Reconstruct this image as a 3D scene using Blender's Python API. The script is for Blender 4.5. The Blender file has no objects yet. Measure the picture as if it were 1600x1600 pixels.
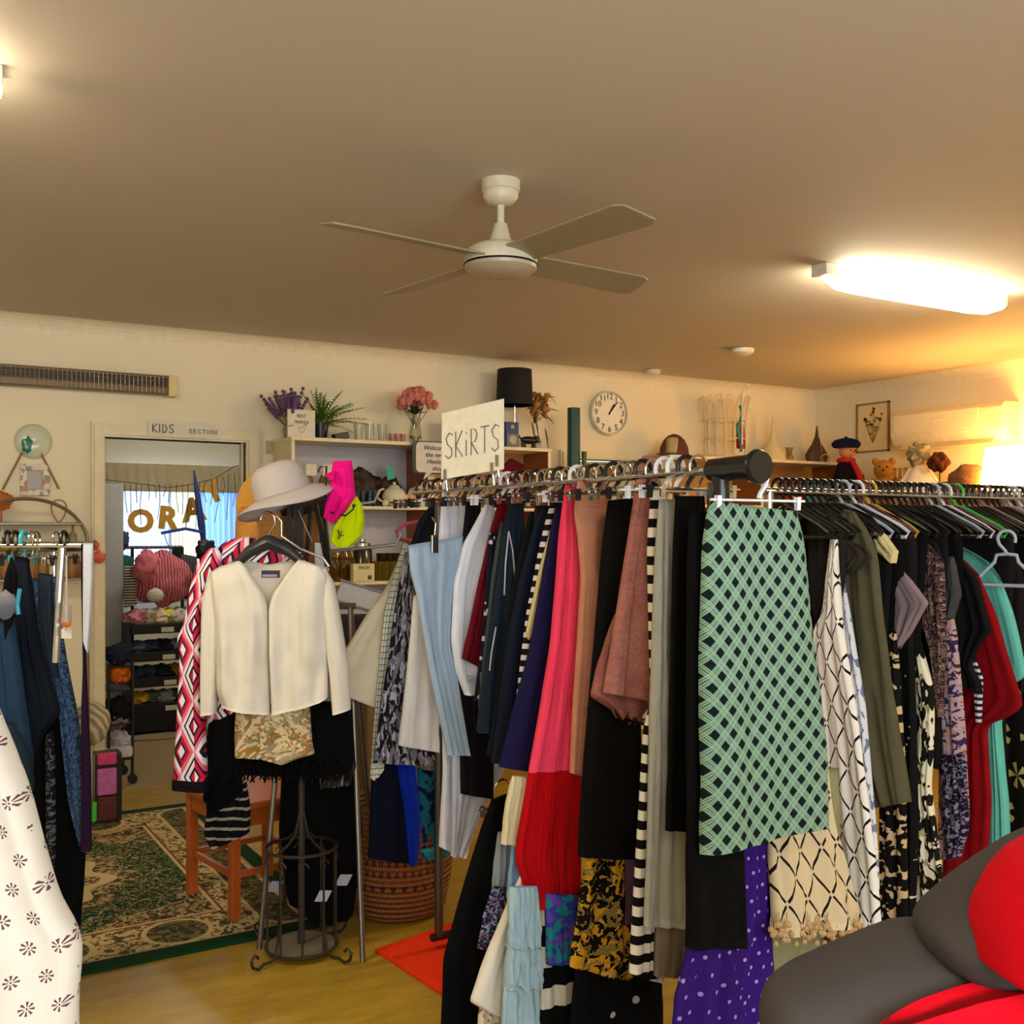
import bpy, bmesh, math, random
from mathutils import Vector, Matrix, noise
random.seed(7)
C = bpy.context.scene.collection
# ------------------------------------------------------------------ camera
CA, SA = 0.8575, 0.5145            # the room's back wall is turned 31 degrees to the lens
FPX, HOR, EYE = 1650.0, 830.0, 1.5
cam = bpy.data.cameras.new('camera'); camo = bpy.data.objects.new('camera', cam); C.objects.link(camo)
camo.location = (0, 0, EYE); camo.rotation_euler = (math.pi/2, 0, -math.atan2(SA, CA))
cam.sensor_width = 36; cam.lens = 36*FPX/1600; cam.shift_y = (HOR-800)/1600.0; cam.clip_start = 0.05
bpy.context.scene.camera = camo
# ------------------------------------------------------------------ world and exposure
w = bpy.data.worlds.new('world'); bpy.context.scene.world = w; w.use_nodes = True
w.node_tree.nodes['Background'].inputs[0].default_value = (0.75, 0.88, 1.0, 1)
w.node_tree.nodes['Background'].inputs[1].default_value = 1.2
vs = bpy.context.scene.view_settings
vs.view_transform = 'Standard'; vs.look = 'None'; vs.gamma = 1; vs.use_curve_mapping = False; vs.exposure = 0.60
TUBE = 36.0        # fluorescent diffusers
LAMP = 25.0        # warm table lamp
def area(name, loc, rot, sx, sy, power, col):
    l = bpy.data.lights.new(name, 'AREA'); l.shape = 'RECTANGLE'; l.size = sx; l.size_y = sy; l.energy = power; l.color = col
    o = bpy.data.objects.new(name, l); C.objects.link(o); o.location = loc; o.rotation_euler = rot
    return o
area('daylight_front_window', (0.6, -1.43, 1.45), (math.radians(90), 0, 0), 3.4, 1.5, 66, (0.86, 0.93, 1.0))
area('daylight_kids_window', (2.15, 9.36, 1.5), (math.radians(-90), 0, 0), 1.3, 1.3, 26, (0.80, 0.90, 1.0))
# ------------------------------------------------------------------ geometry helpers
def ray(px):
    r = (px-800)/FPX
    return r*CA+SA, -r*SA+CA
def onplane(px, py, pl):
    dx, dy = ray(px); x0, y0, ph = pl; nx, ny = -math.sin(ph), math.cos(ph)
    k = (x0*nx+y0*ny)/(dx*nx+dy*ny)
    return Vector((dx*k, dy*k, EYE+(HOR-py)/FPX*k))
def PY(y): return (0.0, y, 0.0)
def PX(x): return (x, 0.0, math.pi/2)
def PD(d, turn=0, px=800):
    dx, dy = ray(px); return (dx*d, dy*d, -math.atan2(SA, CA)+math.radians(turn))
def floorpt(px, py):
    k = EYE*FPX/(py-HOR); dx, dy = ray(px); return Vector((dx*k, dy*k, 0))
def wpos(px, py, d):
    dx, dy = ray(px); return Vector((dx*d, dy*d, EYE+(HOR-py)/FPX*d))
def worg(o):
    v = Vector((0, 0, 0))
    while o is not None: v += o.location; o = o.parent
    return v
def tag(o, label=None, cat=None, group=None, kind=None):
    if label: o['label'] = label
    if cat: o['category'] = cat
    if group: o['group'] = group
    if kind: o['kind'] = kind
    return o
def thing(name, loc, label, cat, group=None):
    o = bpy.data.objects.new(name, None); C.objects.link(o); o.location = loc; o.empty_display_size = .05
    return tag(o, label, cat, group)
class MB:
    def __init__(s): s.v = []; s.f = []; s.uv = {}
    def add(s, vs, fs):
        n = len(s.v); s.v += [Vector(v) for v in vs]; s.f += [tuple(i+n for i in f) for f in fs]; return s
    def box(s, x0, x1, y0, y1, z0, z1):
        return s.add([(x, y, z) for x in (x0, x1) for y in (y0, y1) for z in (z0, z1)],
                     [(0,1,3,2), (4,6,7,5), (0,4,5,1), (2,3,7,6), (0,2,6,4), (1,5,7,3)])
    def obox(s, c, ax, ay, az):                      # oriented box, half-axis vectors
        c = Vector(c); ax, ay, az = Vector(ax), Vector(ay), Vector(az)
        return s.add([c+ax*i+ay*j+az*k for i in (-1,1) for j in (-1,1) for k in (-1,1)],
                     [(0,1,3,2), (4,6,7,5), (0,4,5,1), (2,3,7,6), (0,2,6,4), (1,5,7,3)])
    def tube(s, pts, r, n=8, closed=False, cap=True):
        pts = [Vector(p) for p in pts]; m = len(pts); rs = r if isinstance(r, (list, tuple)) else [r]*m
        vs = []; up = None
        for i in range(m):
            if closed: t = pts[(i+1) % m]-pts[i-1]
            else: t = pts[min(i+1, m-1)]-pts[max(i-1, 0)]
            if t.length < 1e-9: t = Vector((0, 0, 1))
            t.normalize()
            if up is None or abs(up.dot(t)) > .98: up = Vector((0, 0, 1)) if abs(t.z) < .9 else Vector((1, 0, 0))
            a = (up-t*up.dot(t)).normalized(); b = t.cross(a); up = a
            vs += [pts[i]+(a*math.cos(2*math.pi*k/n)+b*math.sin(2*math.pi*k/n))*rs[i] for k in range(n)]
        fs = []
        for i in range(m if closed else m-1):
            j = (i+1) % m
            fs += [(i*n+k, i*n+(k+1) % n, j*n+(k+1) % n, j*n+k) for k in range(n)]
        if cap and not closed: fs += [tuple(range(n))[::-1], tuple((m-1)*n+k for k in range(n))]
        return s.add(vs, fs)
    def lathe(s, prof, c, n=24, ax=None, sq=1.0):        # prof of (radius, height)
        c = Vector(c); q = Matrix.Identity(3)
        if ax is not None: q = Vector((0, 0, 1)).rotation_difference(Vector(ax)).to_matrix()
        vs = [c+q @ Vector((r*math.cos(2*math.pi*k/n), sq*r*math.sin(2*math.pi*k/n), z)) for r, z in prof for k in range(n)]
        fs = [(i*n+k, i*n+(k+1) % n, (i+1)*n+(k+1) % n, (i+1)*n+k) for i in range(len(prof)-1) for k in range(n)]
        if prof[0][0] > 1e-5: fs.append(tuple(range(n))[::-1])
        if prof[-1][0] > 1e-5: fs.append(tuple((len(prof)-1)*n+k for k in range(n)))
        return s.add(vs, fs)
    def ball(s, c, r, n=14, sc=(1, 1, 1), nz=0, seed=0):
        n = max(n, 30) if nz and r > .05 else n; c = Vector(c); vs = []; fs = []; m = n//2+1
        for i in range(m+1):
            t = math.pi*i/m
            for k in range(n):
                p = 2*math.pi*k/n; d = Vector((math.sin(t)*math.cos(p), math.sin(t)*math.sin(p), math.cos(t)))
                q = 1+nz*noise.noise(d*2.3+Vector((seed*3.1, seed, 0)))+nz*.35*noise.noise(d*6.5+Vector((seed*1.7, 0, seed)))
                vs.append(c+Vector((d.x*r*sc[0]*q, d.y*r*sc[1]*q, d.z*r*sc[2]*q)))
        fs = [(i*n+k, (i+1)*n+k, (i+1)*n+(k+1) % n, i*n+(k+1) % n) for i in range(m) for k in range(n)]
        return s.add(vs, fs)
    def prism(s, pl, poly, t):                          # pixel-free: poly of (s,z) on plane, extruded both ways t/2
        d = Vector((math.cos(pl[2]), math.sin(pl[2]), 0)); nn = Vector((-d.y, d.x, 0)); o = Vector((pl[0], pl[1], 0)); m = len(poly)
        vs = [o+d*a+Vector((0, 0, b))+nn*(t/2*e) for e in (-1, 1) for a, b in poly]
        return s.add(vs, [tuple(range(m))[::-1], tuple(range(m, 2*m))]+[(i, (i+1) % m, m+(i+1) % m, m+i) for i in range(m)])
    def leaf(s, p, d, l, wd, bend=.3):
        p = Vector(p); d = Vector(d).normalized(); sd = d.cross(Vector((0, 0, 1)))
        if sd.length < .01: sd = Vector((1, 0, 0))
        sd.normalize(); up = sd.cross(d); vs = []
        for i in range(5):
            q = i/4; c = p+d*l*q-Vector((0, 0, 1))*bend*l*q*q; ww = wd*math.sin(math.pi*min(.97, q*.9+.1))
            vs += [c-sd*ww, c+up*ww*.3, c+sd*ww]
        return s.add(vs, [f for i in range(4) for f in ((i*3, i*3+1, i*3+4, i*3+3), (i*3+1, i*3+2, i*3+5, i*3+4))])
    def build(s, name, mat, parent=None, smooth=False, bevel=0, sub=0, fix=True):
        if parent is not None: org = worg(parent)
        else:
            xs = [v.x for v in s.v]; ys = [v.y for v in s.v]; zs = [v.z for v in s.v]
            org = Vector(((min(xs)+max(xs))/2, (min(ys)+max(ys))/2, min(zs)))
        me = bpy.data.meshes.new(name); me.from_pydata([v-org for v in s.v], [], s.f)
        if fix:
            bm = bmesh.new(); bm.from_mesh(me)
            bmesh.ops.recalc_face_normals(bm, faces=bm.faces); bm.to_mesh(me); bm.free()
        if smooth: me.polygons.foreach_set('use_smooth', [True]*len(me.polygons))
        me.materials.append(mat)
        o = bpy.data.objects.new(name, me); C.objects.link(o)
        if parent is not None: o.parent = parent
        else: o.location = org
        if bevel:
            m = o.modifiers.new('bevel', 'BEVEL'); m.width = bevel; m.segments = 2; m.limit_method = 'ANGLE'
        if smooth and fix and not sub:
            m = o.modifiers.new('split', 'EDGE_SPLIT'); m.split_angle = math.radians(45)
        if sub:
            m = o.modifiers.new('sub', 'SUBSURF'); m.levels = sub; m.render_levels = sub
        return o
def dup(root, loc=None, rotz=None, label=None, group=None):
    r = root.copy(); C.objects.link(r)
    if loc is not None: r.location = loc
    if rotz is not None: r.rotation_euler = (r.rotation_euler[0], r.rotation_euler[1], rotz)
    if label: r['label'] = label
    if group: r['group'] = group
    for ch in list(root.children):
        c = ch.copy(); C.objects.link(c); c.parent = r
        for g in ch.children:
            d = g.copy(); C.objects.link(d); d.parent = c
    return r
def struct(name, mb, mat, parent=None, **k):
    o = mb.build(name, mat, parent, **k)
    if parent is None: o['kind'] = 'structure'
    return o
def text_mb(body, size, pl, s0, z0, depth=.002, italic=0, bold=0):
    cu = bpy.data.curves.new('t', 'FONT'); cu.body = body; cu.size = size; cu.extrude = depth; cu.align_x = 'CENTER'; cu.align_y = 'CENTER'; cu.resolution_u = 3; cu.shear = italic; cu.offset = bold
    ob = bpy.data.objects.new('t', cu); C.objects.link(ob)
    dg = bpy.context.evaluated_depsgraph_get(); me = bpy.data.meshes.new_from_object(ob.evaluated_get(dg))
    d = Vector((math.cos(pl[2]), math.sin(pl[2]), 0)); nn = Vector((-d.y, d.x, 0)); o = Vector((pl[0], pl[1], 0))
    m = MB(); m.add([o+d*(v.co.x+s0)+Vector((0, 0, v.co.y+z0))-nn*v.co.z for v in me.vertices], [tuple(p.vertices) for p in me.polygons])
    bpy.data.objects.remove(ob); bpy.data.meshes.remove(me); return m
STROKE = {'S': [[(.9,.9),(.5,1),(.1,.8),(.3,.55),(.75,.4),(.8,.12),(.4,0),(.05,.15)]], 'K': [[(.1,1),(.1,0)],[(.85,1),(.12,.45),(.9,0)]],
 'i': [[(.3,.62),(.3,0)],[(.3,.85),(.3,.9)]], 'R': [[(.1,0),(.1,1),(.6,.95),(.75,.72),(.55,.5),(.12,.48),(.85,0)]], 'T': [[(0,1),(.95,1)],[(.48,1),(.45,0)]],
 'I': [[(.3,1),(.3,0)]], 'D': [[(.1,0),(.1,1),(.6,.85),(.8,.5),(.6,.1),(.1,0)]], 'E': [[(.8,1),(.1,1),(.1,0),(.8,0)],[(.1,.52),(.65,.52)]], 'C': [[(.85,.85),(.45,1),(.1,.6),(.2,.15),(.55,0),(.9,.15)]],
 'O': [[(.5,1),(.1,.7),(.12,.2),(.5,0),(.85,.3),(.85,.75),(.5,1)]], 'N': [[(.1,0),(.1,1),(.8,0),(.8,1)]], ' ': []}
def strokes_mb(txt, w, h, r, pl, s0, z0, off=.003, adv=1.15):
    m = MB(); d = Vector((math.cos(pl[2]), math.sin(pl[2]), 0)); nn = Vector((-d.y, d.x, 0)); o = Vector((pl[0], pl[1], 0)); x = s0
    for c in txt:
        ww = w*(.55 if c in 'iI' else 1)
        for st in STROKE[c]: m.tube([o+d*(x+a*ww)+Vector((0, 0, z0+b*h))-nn*off for a, b in st], r, n=5)
        x += ww*adv
    return m
# ------------------------------------------------------------------ cloth: outline on a hanging plane, given folds and thickness
def cloth(name, pl, poly, mat, t=.03, rip=.006, nrip=4, seed=0, parent=None, label=None, cat=None, group=None, nu=26, nv=40, hem=0.0, lean=0.0, cap=True, bulge=0.0, zw=3):
    d = Vector((math.cos(pl[2]), math.sin(pl[2]), 0)); nn = Vector((-d.y, d.x, 0)); o = Vector((pl[0], pl[1], 0))
    P = []
    for px, py in poly:
        p = onplane(px, py, pl); P.append(((p-o).dot(d), p.z))
    if sum(P[j-1][0]*P[j][1]-P[j][0]*P[j-1][1] for j in range(len(P))) > 0: P = P[::-1]       # clockwise
    s0, s1 = min(p[0] for p in P), max(p[0] for p in P); zb, zt = min(p[1] for p in P), max(p[1] for p in P); W = max(s1-s0, 1e-4); H = max(zt-zb, 1e-4)
    def corner(cs, cz): return max(range(len(P)), key=lambda j: cs*(P[j][0]-s0)/W+cz*zw*(P[j][1]-zb)/H)
    TL, TR, BR, BL = corner(-1, 1), corner(1, 1), corner(1, -1), corner(-1, -1)
    def chain(i0, i1):
        c = [P[i0]]; j = i0
        while j != i1: j = (j+1) % len(P); c.append(P[j])
        return c
    def samp(c, rev=False):
        if rev: c = c[::-1]
        L = [0]
        for k in range(1, len(c)): L.append(L[-1]+math.hypot(c[k][0]-c[k-1][0], c[k][1]-c[k-1][1]))
        def f(q):
            if len(c) < 2 or L[-1] < 1e-9: return c[0]
            x = q*L[-1]; k = 1
            while k < len(c)-1 and L[k] < x: k += 1
            g = (x-L[k-1])/max(L[k]-L[k-1], 1e-9); return (c[k-1][0]+(c[k][0]-c[k-1][0])*g, c[k-1][1]+(c[k][1]-c[k-1][1])*g)
        return f
    T_, R_c, B_, L_c = samp(chain(TL, TR)), samp(chain(TR, BR)), samp(chain(BR, BL), True), samp(chain(BL, TL), True)
    def sm(f, n):
        p = [f(i/n) for i in range(n+1)]
        return [p[0]]+[((p[i-1][0]+2*p[i][0]+p[i+1][0])/4, (p[i-1][1]+2*p[i][1]+p[i+1][1])/4) for i in range(1, n)]+[p[-1]]
    Tp, Bp, Lp, Rp = sm(T_, nu), sm(B_, nu), sm(L_c, nv), sm(R_c, nv)
    vs = []; uvs = []; rnd = random.Random(seed*13+5); ph = rnd.random()*9; ph2 = rnd.random()*6.28
    per = 2*nu; c00, c10, c01, c11 = Tp[0], Tp[-1], Bp[0], Bp[-1]
    for i in range(nv+1):
        v = q = i/nv; ww = abs(Rp[i][0]-Lp[i][0])
        for k in range(per):
            kk = k if k <= nu else per-k; aa = kk/nu; sg = -1 if k <= nu else 1
            x, z = [(1-v)*Tp[kk][c]+v*Bp[kk][c]+(1-aa)*Lp[i][c]+aa*Rp[i][c]-((1-aa)*(1-v)*c00[c]+aa*(1-v)*c10[c]+(1-aa)*v*c01[c]+aa*v*c11[c]) for c in (0, 1)]
            e = 2*aa-1; h = t/2*max(0, 1-abs(e)**(8-5*bulge))**.5*min(1, .4+q*5)*(1+.35*bulge*math.sin(q*math.pi))
            amp = rip*min(1, .2+q*1.3)*min(1.0, ww/.06)
            rp = amp*(2.2*noise.noise(Vector((aa*nrip*1.5+ph, q*1.1+ph2, seed*.7)))+.8*noise.noise(Vector((aa*nrip*3.6+ph2, q*2.2, seed*1.3)))+.5*noise.noise(Vector((aa*3, q*7, seed))))
            zz = z+hem*noise.noise(Vector((aa*nrip*2+ph, 0, seed)))*2*q**6
            vs.append(o+d*x+nn*(sg*h+rp+lean*q)+Vector((0, 0, zz))); uvs.append(((aa-.5)*(.5*ww+.5*W), zt-z))
    fs = [(i*per+k, i*per+(k+1) % per, (i+1)*per+(k+1) % per, (i+1)*per+k) for i in range(nv) for k in range(per)]
    if cap: fs.append(tuple(range(per))); fs.append(tuple(nv*per+k for k in range(per))[::-1])
    m = MB(); m.add(vs, fs); ob = m.build(name, mat, parent, smooth=True, fix=False)
    me = ob.data; ul = me.uv_layers.new(name='uv')
    for lp in me.loops: ul.data[lp.index].uv = uvs[lp.vertex_index]
    return tag(ob, label, cat, group)
# ------------------------------------------------------------------ materials
def hx(h):
    h = h.lstrip('#'); c = [int(h[i:i+2], 16)/255 for i in (0, 2, 4)]
    return tuple(x/12.92 if x <= .04045 else ((x+.055)/1.055)**2.4 for x in c)+(1,)
class NT:
    def __init__(s, name):
        s.mat = bpy.data.materials.new(name); s.mat.use_nodes = True; s.t = s.mat.node_tree; s.b = s.t.nodes['Principled BSDF']; s._uv = None
    def lk(s, a, sock):
        if isinstance(a, bpy.types.NodeSocket): s.t.links.new(a, sock)
        elif a is not None:
            sock.default_value = a
    def m(s, op, a, b=None, c=None):
        n = s.t.nodes.new('ShaderNodeMath'); n.operation = op
        for i, x in enumerate((a, b, c)):
            if x is not None: s.lk(x, n.inputs[i])
        return n.outputs[0]
    def src(s, which='UV'):
        n = s.t.nodes.new('ShaderNodeTexCoord'); return n.outputs[which]
    def uv(s, which='UV'):
        if s._uv is None:
            n = s.t.nodes.new('ShaderNodeSeparateXYZ'); s.vec = s.src(which); s.t.links.new(s.vec, n.inputs[0]); s._uv = (n.outputs[0], n.outputs[1], n.outputs[2])
        return s._uv
    def mix(s, f, a, b):
        n = s.t.nodes.new('ShaderNodeMix'); n.data_type = 'RGBA'; s.lk(f, n.inputs[0]); s.lk(a, n.inputs[6]); s.lk(b, n.inputs[7]); return n.outputs[2]
    def noise(s, scale, detail=3, vec=None, dist=0):
        n = s.t.nodes.new('ShaderNodeTexNoise'); n.inputs['Scale'].default_value = scale; n.inputs['Detail'].default_value = detail; n.inputs['Distortion'].default_value = dist
        if vec is not None: s.t.links.new(vec, n.inputs['Vector'])
        return n.outputs[0]
    def voro(s, scale, vec=None, feat='F1', out='Distance'):
        n = s.t.nodes.new('ShaderNodeTexVoronoi'); n.inputs['Scale'].default_value = scale; n.feature = feat
        if vec is not None: s.t.links.new(vec, n.inputs['Vector'])
        return n.outputs[out]
    def ramp(s, f, stops, const=True):
        n = s.t.nodes.new('ShaderNodeValToRGB'); cr = n.color_ramp; cr.interpolation = 'CONSTANT' if const else 'LINEAR'
        while len(cr.elements) < len(stops): cr.elements.new(.5)
        for e, (p, c) in zip(cr.elements, stops): e.position = p; e.color = c
        s.lk(f, n.inputs[0]); return n.outputs[0]
    def fr(s, x, p, o=0.0): return s.m('FRACT', s.m('ADD', s.m('DIVIDE', x, p), o))
    def bump(s, h, st=.3, dist=.002):
        n = s.t.nodes.new('ShaderNodeBump'); n.inputs['Strength'].default_value = st; n.inputs['Distance'].default_value = dist
        s.lk(h, n.inputs['Height']); s.t.links.new(n.outputs[0], s.b.inputs['Normal'])
    def done(s, col=None, rough=.85, metal=0, sheen=0):
        s.lk(col, s.b.inputs['Base Color']); s.b.inputs['Roughness'].default_value = rough; s.b.inputs['Metallic'].default_value = metal
        if rough > .8: s.b.inputs['Specular IOR Level'].default_value = .12
        return s.mat
MC = {}
def flat(h, rough=.6, metal=0, vary=.06, scale=30, coat=0):
    k = (h, rough, metal, vary)
    if k in MC: return MC[k]
    n = NT('paint_'+h.strip('#')); c = hx(h); vec = n.src('Object')
    f = n.noise(scale, 2, vec)
    d = tuple(x*(1-vary*2) for x in c[:3])+(1,); l = tuple(min(1, x*(1+vary*2)) for x in c[:3])+(1,)
    MC[k] = n.done(n.mix(f, d, l), rough, metal)
    if coat: n.b.inputs['Coat Weight'].default_value = coat
    return MC[k]
def fabric(h, h2=None, weave=600, rough=.9, crinkle=0, slub=0):
    k = ('fab', h, h2, crinkle, slub)
    if k in MC: return MC[k]
    n = NT('fabric_'+h.strip('#')); u, v, _ = n.uv(); c = hx(h); c2 = hx(h2) if h2 else tuple(x*.82 for x in c[:3])+(1,)
    f = n.noise(14, 4, n.vec)
    if slub: f = n.m('MULTIPLY', f, n.noise(slub, 2, n.vec)); f = n.m('MULTIPLY', f, 1.9)
    if crinkle:
        cu = n.t.nodes.new('ShaderNodeCombineXYZ'); n.lk(n.m('MULTIPLY', u, crinkle), cu.inputs[0]); n.lk(n.m('MULTIPLY', v, 5.0), cu.inputs[1])
        g = n.noise(1.0, 3, cu.outputs[0], .6); n.bump(g, 1.0, .012)
    else:
        n.bump(n.noise(weave, 1, n.vec), .25, .001)
    MC[k] = n.done(n.mix(f, c2, c), rough, 0, .15); return MC[k]
def m_stripe(h1, h2, per, duty=.5, axis=1, wob=.0):
    n = NT('stripe'); q = n.uv(); x = q[axis]
    if wob: x = n.m('ADD', x, n.m('MULTIPLY', n.noise(12, 1, n.vec), wob))
    return n.done(n.mix(n.m('LESS_THAN', n.fr(x, per), duty), hx(h1), hx(h2)))
def diag(n, a, b):
    u, v, _ = n.uv(); p = n.m('DIVIDE', u, a); q = n.m('DIVIDE', v, b)
    A = n.m('ABSOLUTE', n.m('SUBTRACT', n.m('FRACT', n.m('ADD', n.m('ADD', p, q), 50.)), .5))
    B = n.m('ABSOLUTE', n.m('SUBTRACT', n.m('FRACT', n.m('ADD', n.m('SUBTRACT', p, q), 50.)), .5)); return A, B
def m_net():
    n = NT('green_net'); A, B = diag(n, .050, .053); mx = n.m('MAXIMUM', A, B)
    ln = n.m('MAXIMUM', n.m('MULTIPLY', n.m('GREATER_THAN', n.m('FRACT', n.m('MULTIPLY', A, 9.)), .55), n.m('GREATER_THAN', A, .24)),
             n.m('MULTIPLY', n.m('GREATER_THAN', n.m('FRACT', n.m('MULTIPLY', B, 9.)), .55), n.m('GREATER_THAN', B, .24)))
    g = n.mix(ln, hx('#47685b'), hx('#94b298')); hi = n.mix(n.noise(5, 1, n.vec), g, hx('#7a9f90')); g = n.mix(.75, hi, g)
    n.bump(ln, .4, .002)
    return n.done(n.mix(n.m('LESS_THAN', mx, .245), g, hx('#0d1718')))
def m_lattice(h1='#e9e2d2', h2='#15120f', a=.085, b=.13, wd=.455):
    n = NT('lattice'); A, B = diag(n, a, b)
    l1 = n.m('MULTIPLY', n.m('GREATER_THAN', A, wd), n.m('LESS_THAN', B, .43)); l2 = n.m('MULTIPLY', n.m('GREATER_THAN', B, wd), n.m('LESS_THAN', A, .43))
    return n.done(n.mix(n.m('MAXIMUM', l1, l2), hx(h1), hx(h2)))
def m_geo():
    n = NT('pink_geometric'); u, v, _ = n.uv()
    a = n.m('ABSOLUTE', n.m('SUBTRACT', n.fr(u, .118, 50.25), .5)); b = n.m('ABSOLUTE', n.m('SUBTRACT', n.fr(v, .172, 50), .5))
    d = n.m('ADD', a, b); W, N_, R, P = hx('#e8dfe4'), hx('#25203a'), hx('#c41f3d'), hx('#e2667f')
    half = n.m('GREATER_THAN', n.fr(u, .118, 50.25), .5)
    c1 = n.ramp(d, [(0, R), (.13, N_), (.21, W), (.34, N_), (.41, W), (.52, P), (.66, R), (.78, N_), (.86, W)])
    c2 = n.ramp(d, [(0, W), (.13, N_), (.21, R), (.34, N_), (.41, P), (.52, W), (.66, N_), (.78, R), (.86, W)])
    return n.done(n.mix(half, c1, c2))
def m_flor(base, spot, a=.055, petals=8.0, r0=.08, r1=.3, sub=None):
    n = NT('sprig_print'); u, v, _ = n.uv(); row = n.m('FLOOR', n.m('ADD', n.m('DIVIDE', v, a), 50.))
    sh = n.m('MULTIPLY', n.m('MODULO', row, 2.), .5); cu = n.m('SUBTRACT', n.m('FRACT', n.m('ADD', n.m('ADD', n.m('DIVIDE', u, a), 50.), sh)), .5)
    cv = n.m('SUBTRACT', n.fr(v, a, 50.), .5); r = n.m('SQRT', n.m('ADD', n.m('MULTIPLY', cu, cu), n.m('MULTIPLY', cv, cv)))
    th = n.m('ARCTAN2', cv, cu); pet = n.m('GREATER_THAN', n.m('COSINE', n.m('MULTIPLY', th, petals)), 0.1)
    mk = n.m('MULTIPLY', pet, n.m('MULTIPLY', n.m('GREATER_THAN', r, r0), n.m('LESS_THAN', r, r1)))
    mk = n.m('MAXIMUM', mk, n.m('LESS_THAN', r, r0*.5)); k = n.mix(mk, hx(base), hx(spot))
    return n.done(k)
def m_splotch(base, cols, scale=18, th=.55, dist=1.5, stretch=1.0):
    n = NT('splotch_print'); u, v, _ = n.uv(); cu = n.t.nodes.new('ShaderNodeCombineXYZ'); n.lk(n.m('MULTIPLY', u, stretch), cu.inputs[0]); n.lk(v, cu.inputs[1]); vec = cu.outputs[0]
    c = hx(base)
    for i, (h, off) in enumerate(cols):
        mp = n.t.nodes.new('ShaderNodeMapping'); n.t.links.new(vec, mp.inputs[0]); mp.inputs['Location'].default_value = (i*3.7, i*1.9, 0)
        f = n.m('GREATER_THAN', n.noise(scale*(1+.25*i), 2, mp.outputs[0], dist), th+off)
        c = n.mix(f, c, hx(h))
    return n.done(c)
def m_dots(base, dot, a=.02, r=.25, jit=1.0):
    n = NT('dotted'); n.uv(); nd = n.t.nodes.new('ShaderNodeTexVoronoi'); nd.inputs['Scale'].default_value = 1/a; nd.inputs['Randomness'].default_value = jit; n.t.links.new(n.vec, nd.inputs['Vector'])
    return n.done(n.mix(n.m('LESS_THAN', nd.outputs['Distance'], r), hx(base), hx(dot)))
def m_check(base, line, a=.02, wd=.12):
    n = NT('check'); u, v, _ = n.uv(); f = n.m('MAXIMUM', n.m('LESS_THAN', n.fr(u, a, 50), wd), n.m('LESS_THAN', n.fr(v, a, 50), wd)); return n.done(n.mix(f, hx(base), hx(line)))
def m_bands(stops, h, rough=.9, crinkle=0):            # colour bands down a garment of drop h
    n = NT('banded'); u, v, _ = n.uv(); c = n.ramp(n.m('DIVIDE', v, h), [(p, hx(q)) for p, q in stops])
    if crinkle:
        cu = n.t.nodes.new('ShaderNodeCombineXYZ'); n.lk(n.m('MULTIPLY', u, crinkle), cu.inputs[0]); n.lk(n.m('MULTIPLY', v, 5.0), cu.inputs[1]); n.bump(n.noise(1, 3, cu.outputs[0], .6), 1, .012)
    return n.done(c, rough)
def m_emit(col, st):
    n = NT('glow'); n.b.inputs['Emission Color'].default_value = col; n.b.inputs['Emission Strength'].default_value = st; return n.done((.9, .9, .9, 1), .5)
def m_glass(h='#e8f0ee', rough=.05, alpha=None):
    k = ('glass', h)
    if k in MC: return MC[k]
    n = NT('glass_'+h.strip('#')); n.b.inputs['Transmission Weight'].default_value = .9; n.b.inputs['IOR'].default_value = 1.35; MC[k] = n.done(hx(h), rough); return MC[k]
CHROME = flat('#c9c6c0', .18, 1, .02); DARKM = flat('#1b1a1a', .35, .3, .02); WHITEP = flat('#e9e4d6', .45); BLACKP = flat('#0e0e10', .4); IRON = flat('#3a322b', .5, .6, .1)
# ================================================================== THE ROOM
def m_wall(h, name='plaster'):
    n = NT(name); v = n.src('Object'); n.bump(n.noise(90, 3, v), .08, .002); f = n.noise(.8, 3, v); c = hx(h); return n.done(n.mix(f, tuple(x*.94 for x in c[:3])+(1,), c), .75)
WALL = m_wall('#ebe2c6'); CEIL = m_wall('#cac0b0', 'ceiling_paint'); TRIM = flat('#e2d8b8', .45)
BY, RX, CH = 6.39, 6.85, 2.69; LX, FY = -3.2, -1.5
def m_vinyl():
    n = NT('vinyl_floor'); v = n.src('Object'); mp = n.t.nodes.new('ShaderNodeMapping'); n.t.links.new(v, mp.inputs[0]); mp.inputs['Scale'].default_value = (2.2, 9, 1)
    a = n.noise(2.0, 5, mp.outputs[0], .8); b = n.noise(60, 3, v)
    c = n.ramp(a, [(.25, hx('#7a6012')), (.5, hx('#8f7218')), (.75, hx('#a3842a'))], False)
    n.bump(b, .1, .001); return n.done(n.mix(n.m('MULTIPLY', b, .35), c, hx('#c4a04a')), .38)
def m_carpet():
    n = NT('beige_carpet'); v = n.src('Object'); f = n.noise(220, 2, v); n.bump(f, .5, .004); return n.done(n.mix(f, hx('#7f6a4c'), hx('#a58f6b')), .95)
struct('floor', MB().box(LX-.1, RX+.1, FY-.1, BY+.0, -.1, 0), m_vinyl())
struct('floor_kids_room', MB().box(-.2, 4.2, BY, 9.5, -.1, 0.0), m_carpet())
struct('ceiling', MB().box(LX-.1, RX+.1, FY-.1, BY+.1, CH, CH+.1), CEIL)
D1 = (1.106, 1.927, 2.04); p0 = onplane(884, 720, PY(BY)); p1 = onplane(996, 720, PY(BY)); D2 = (p0.x, p1.x, 2.03)
wb = MB(); x = LX-.1
for a, b, h in (D1, D2):
    wb.box(x, a, BY, BY+.1, 0, CH); wb.box(a, b, BY, BY+.1, h, CH); x = b
wb.box(x, RX+.1, BY, BY+.1, 0, CH)
struct('wall_back', wb, WALL)
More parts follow.
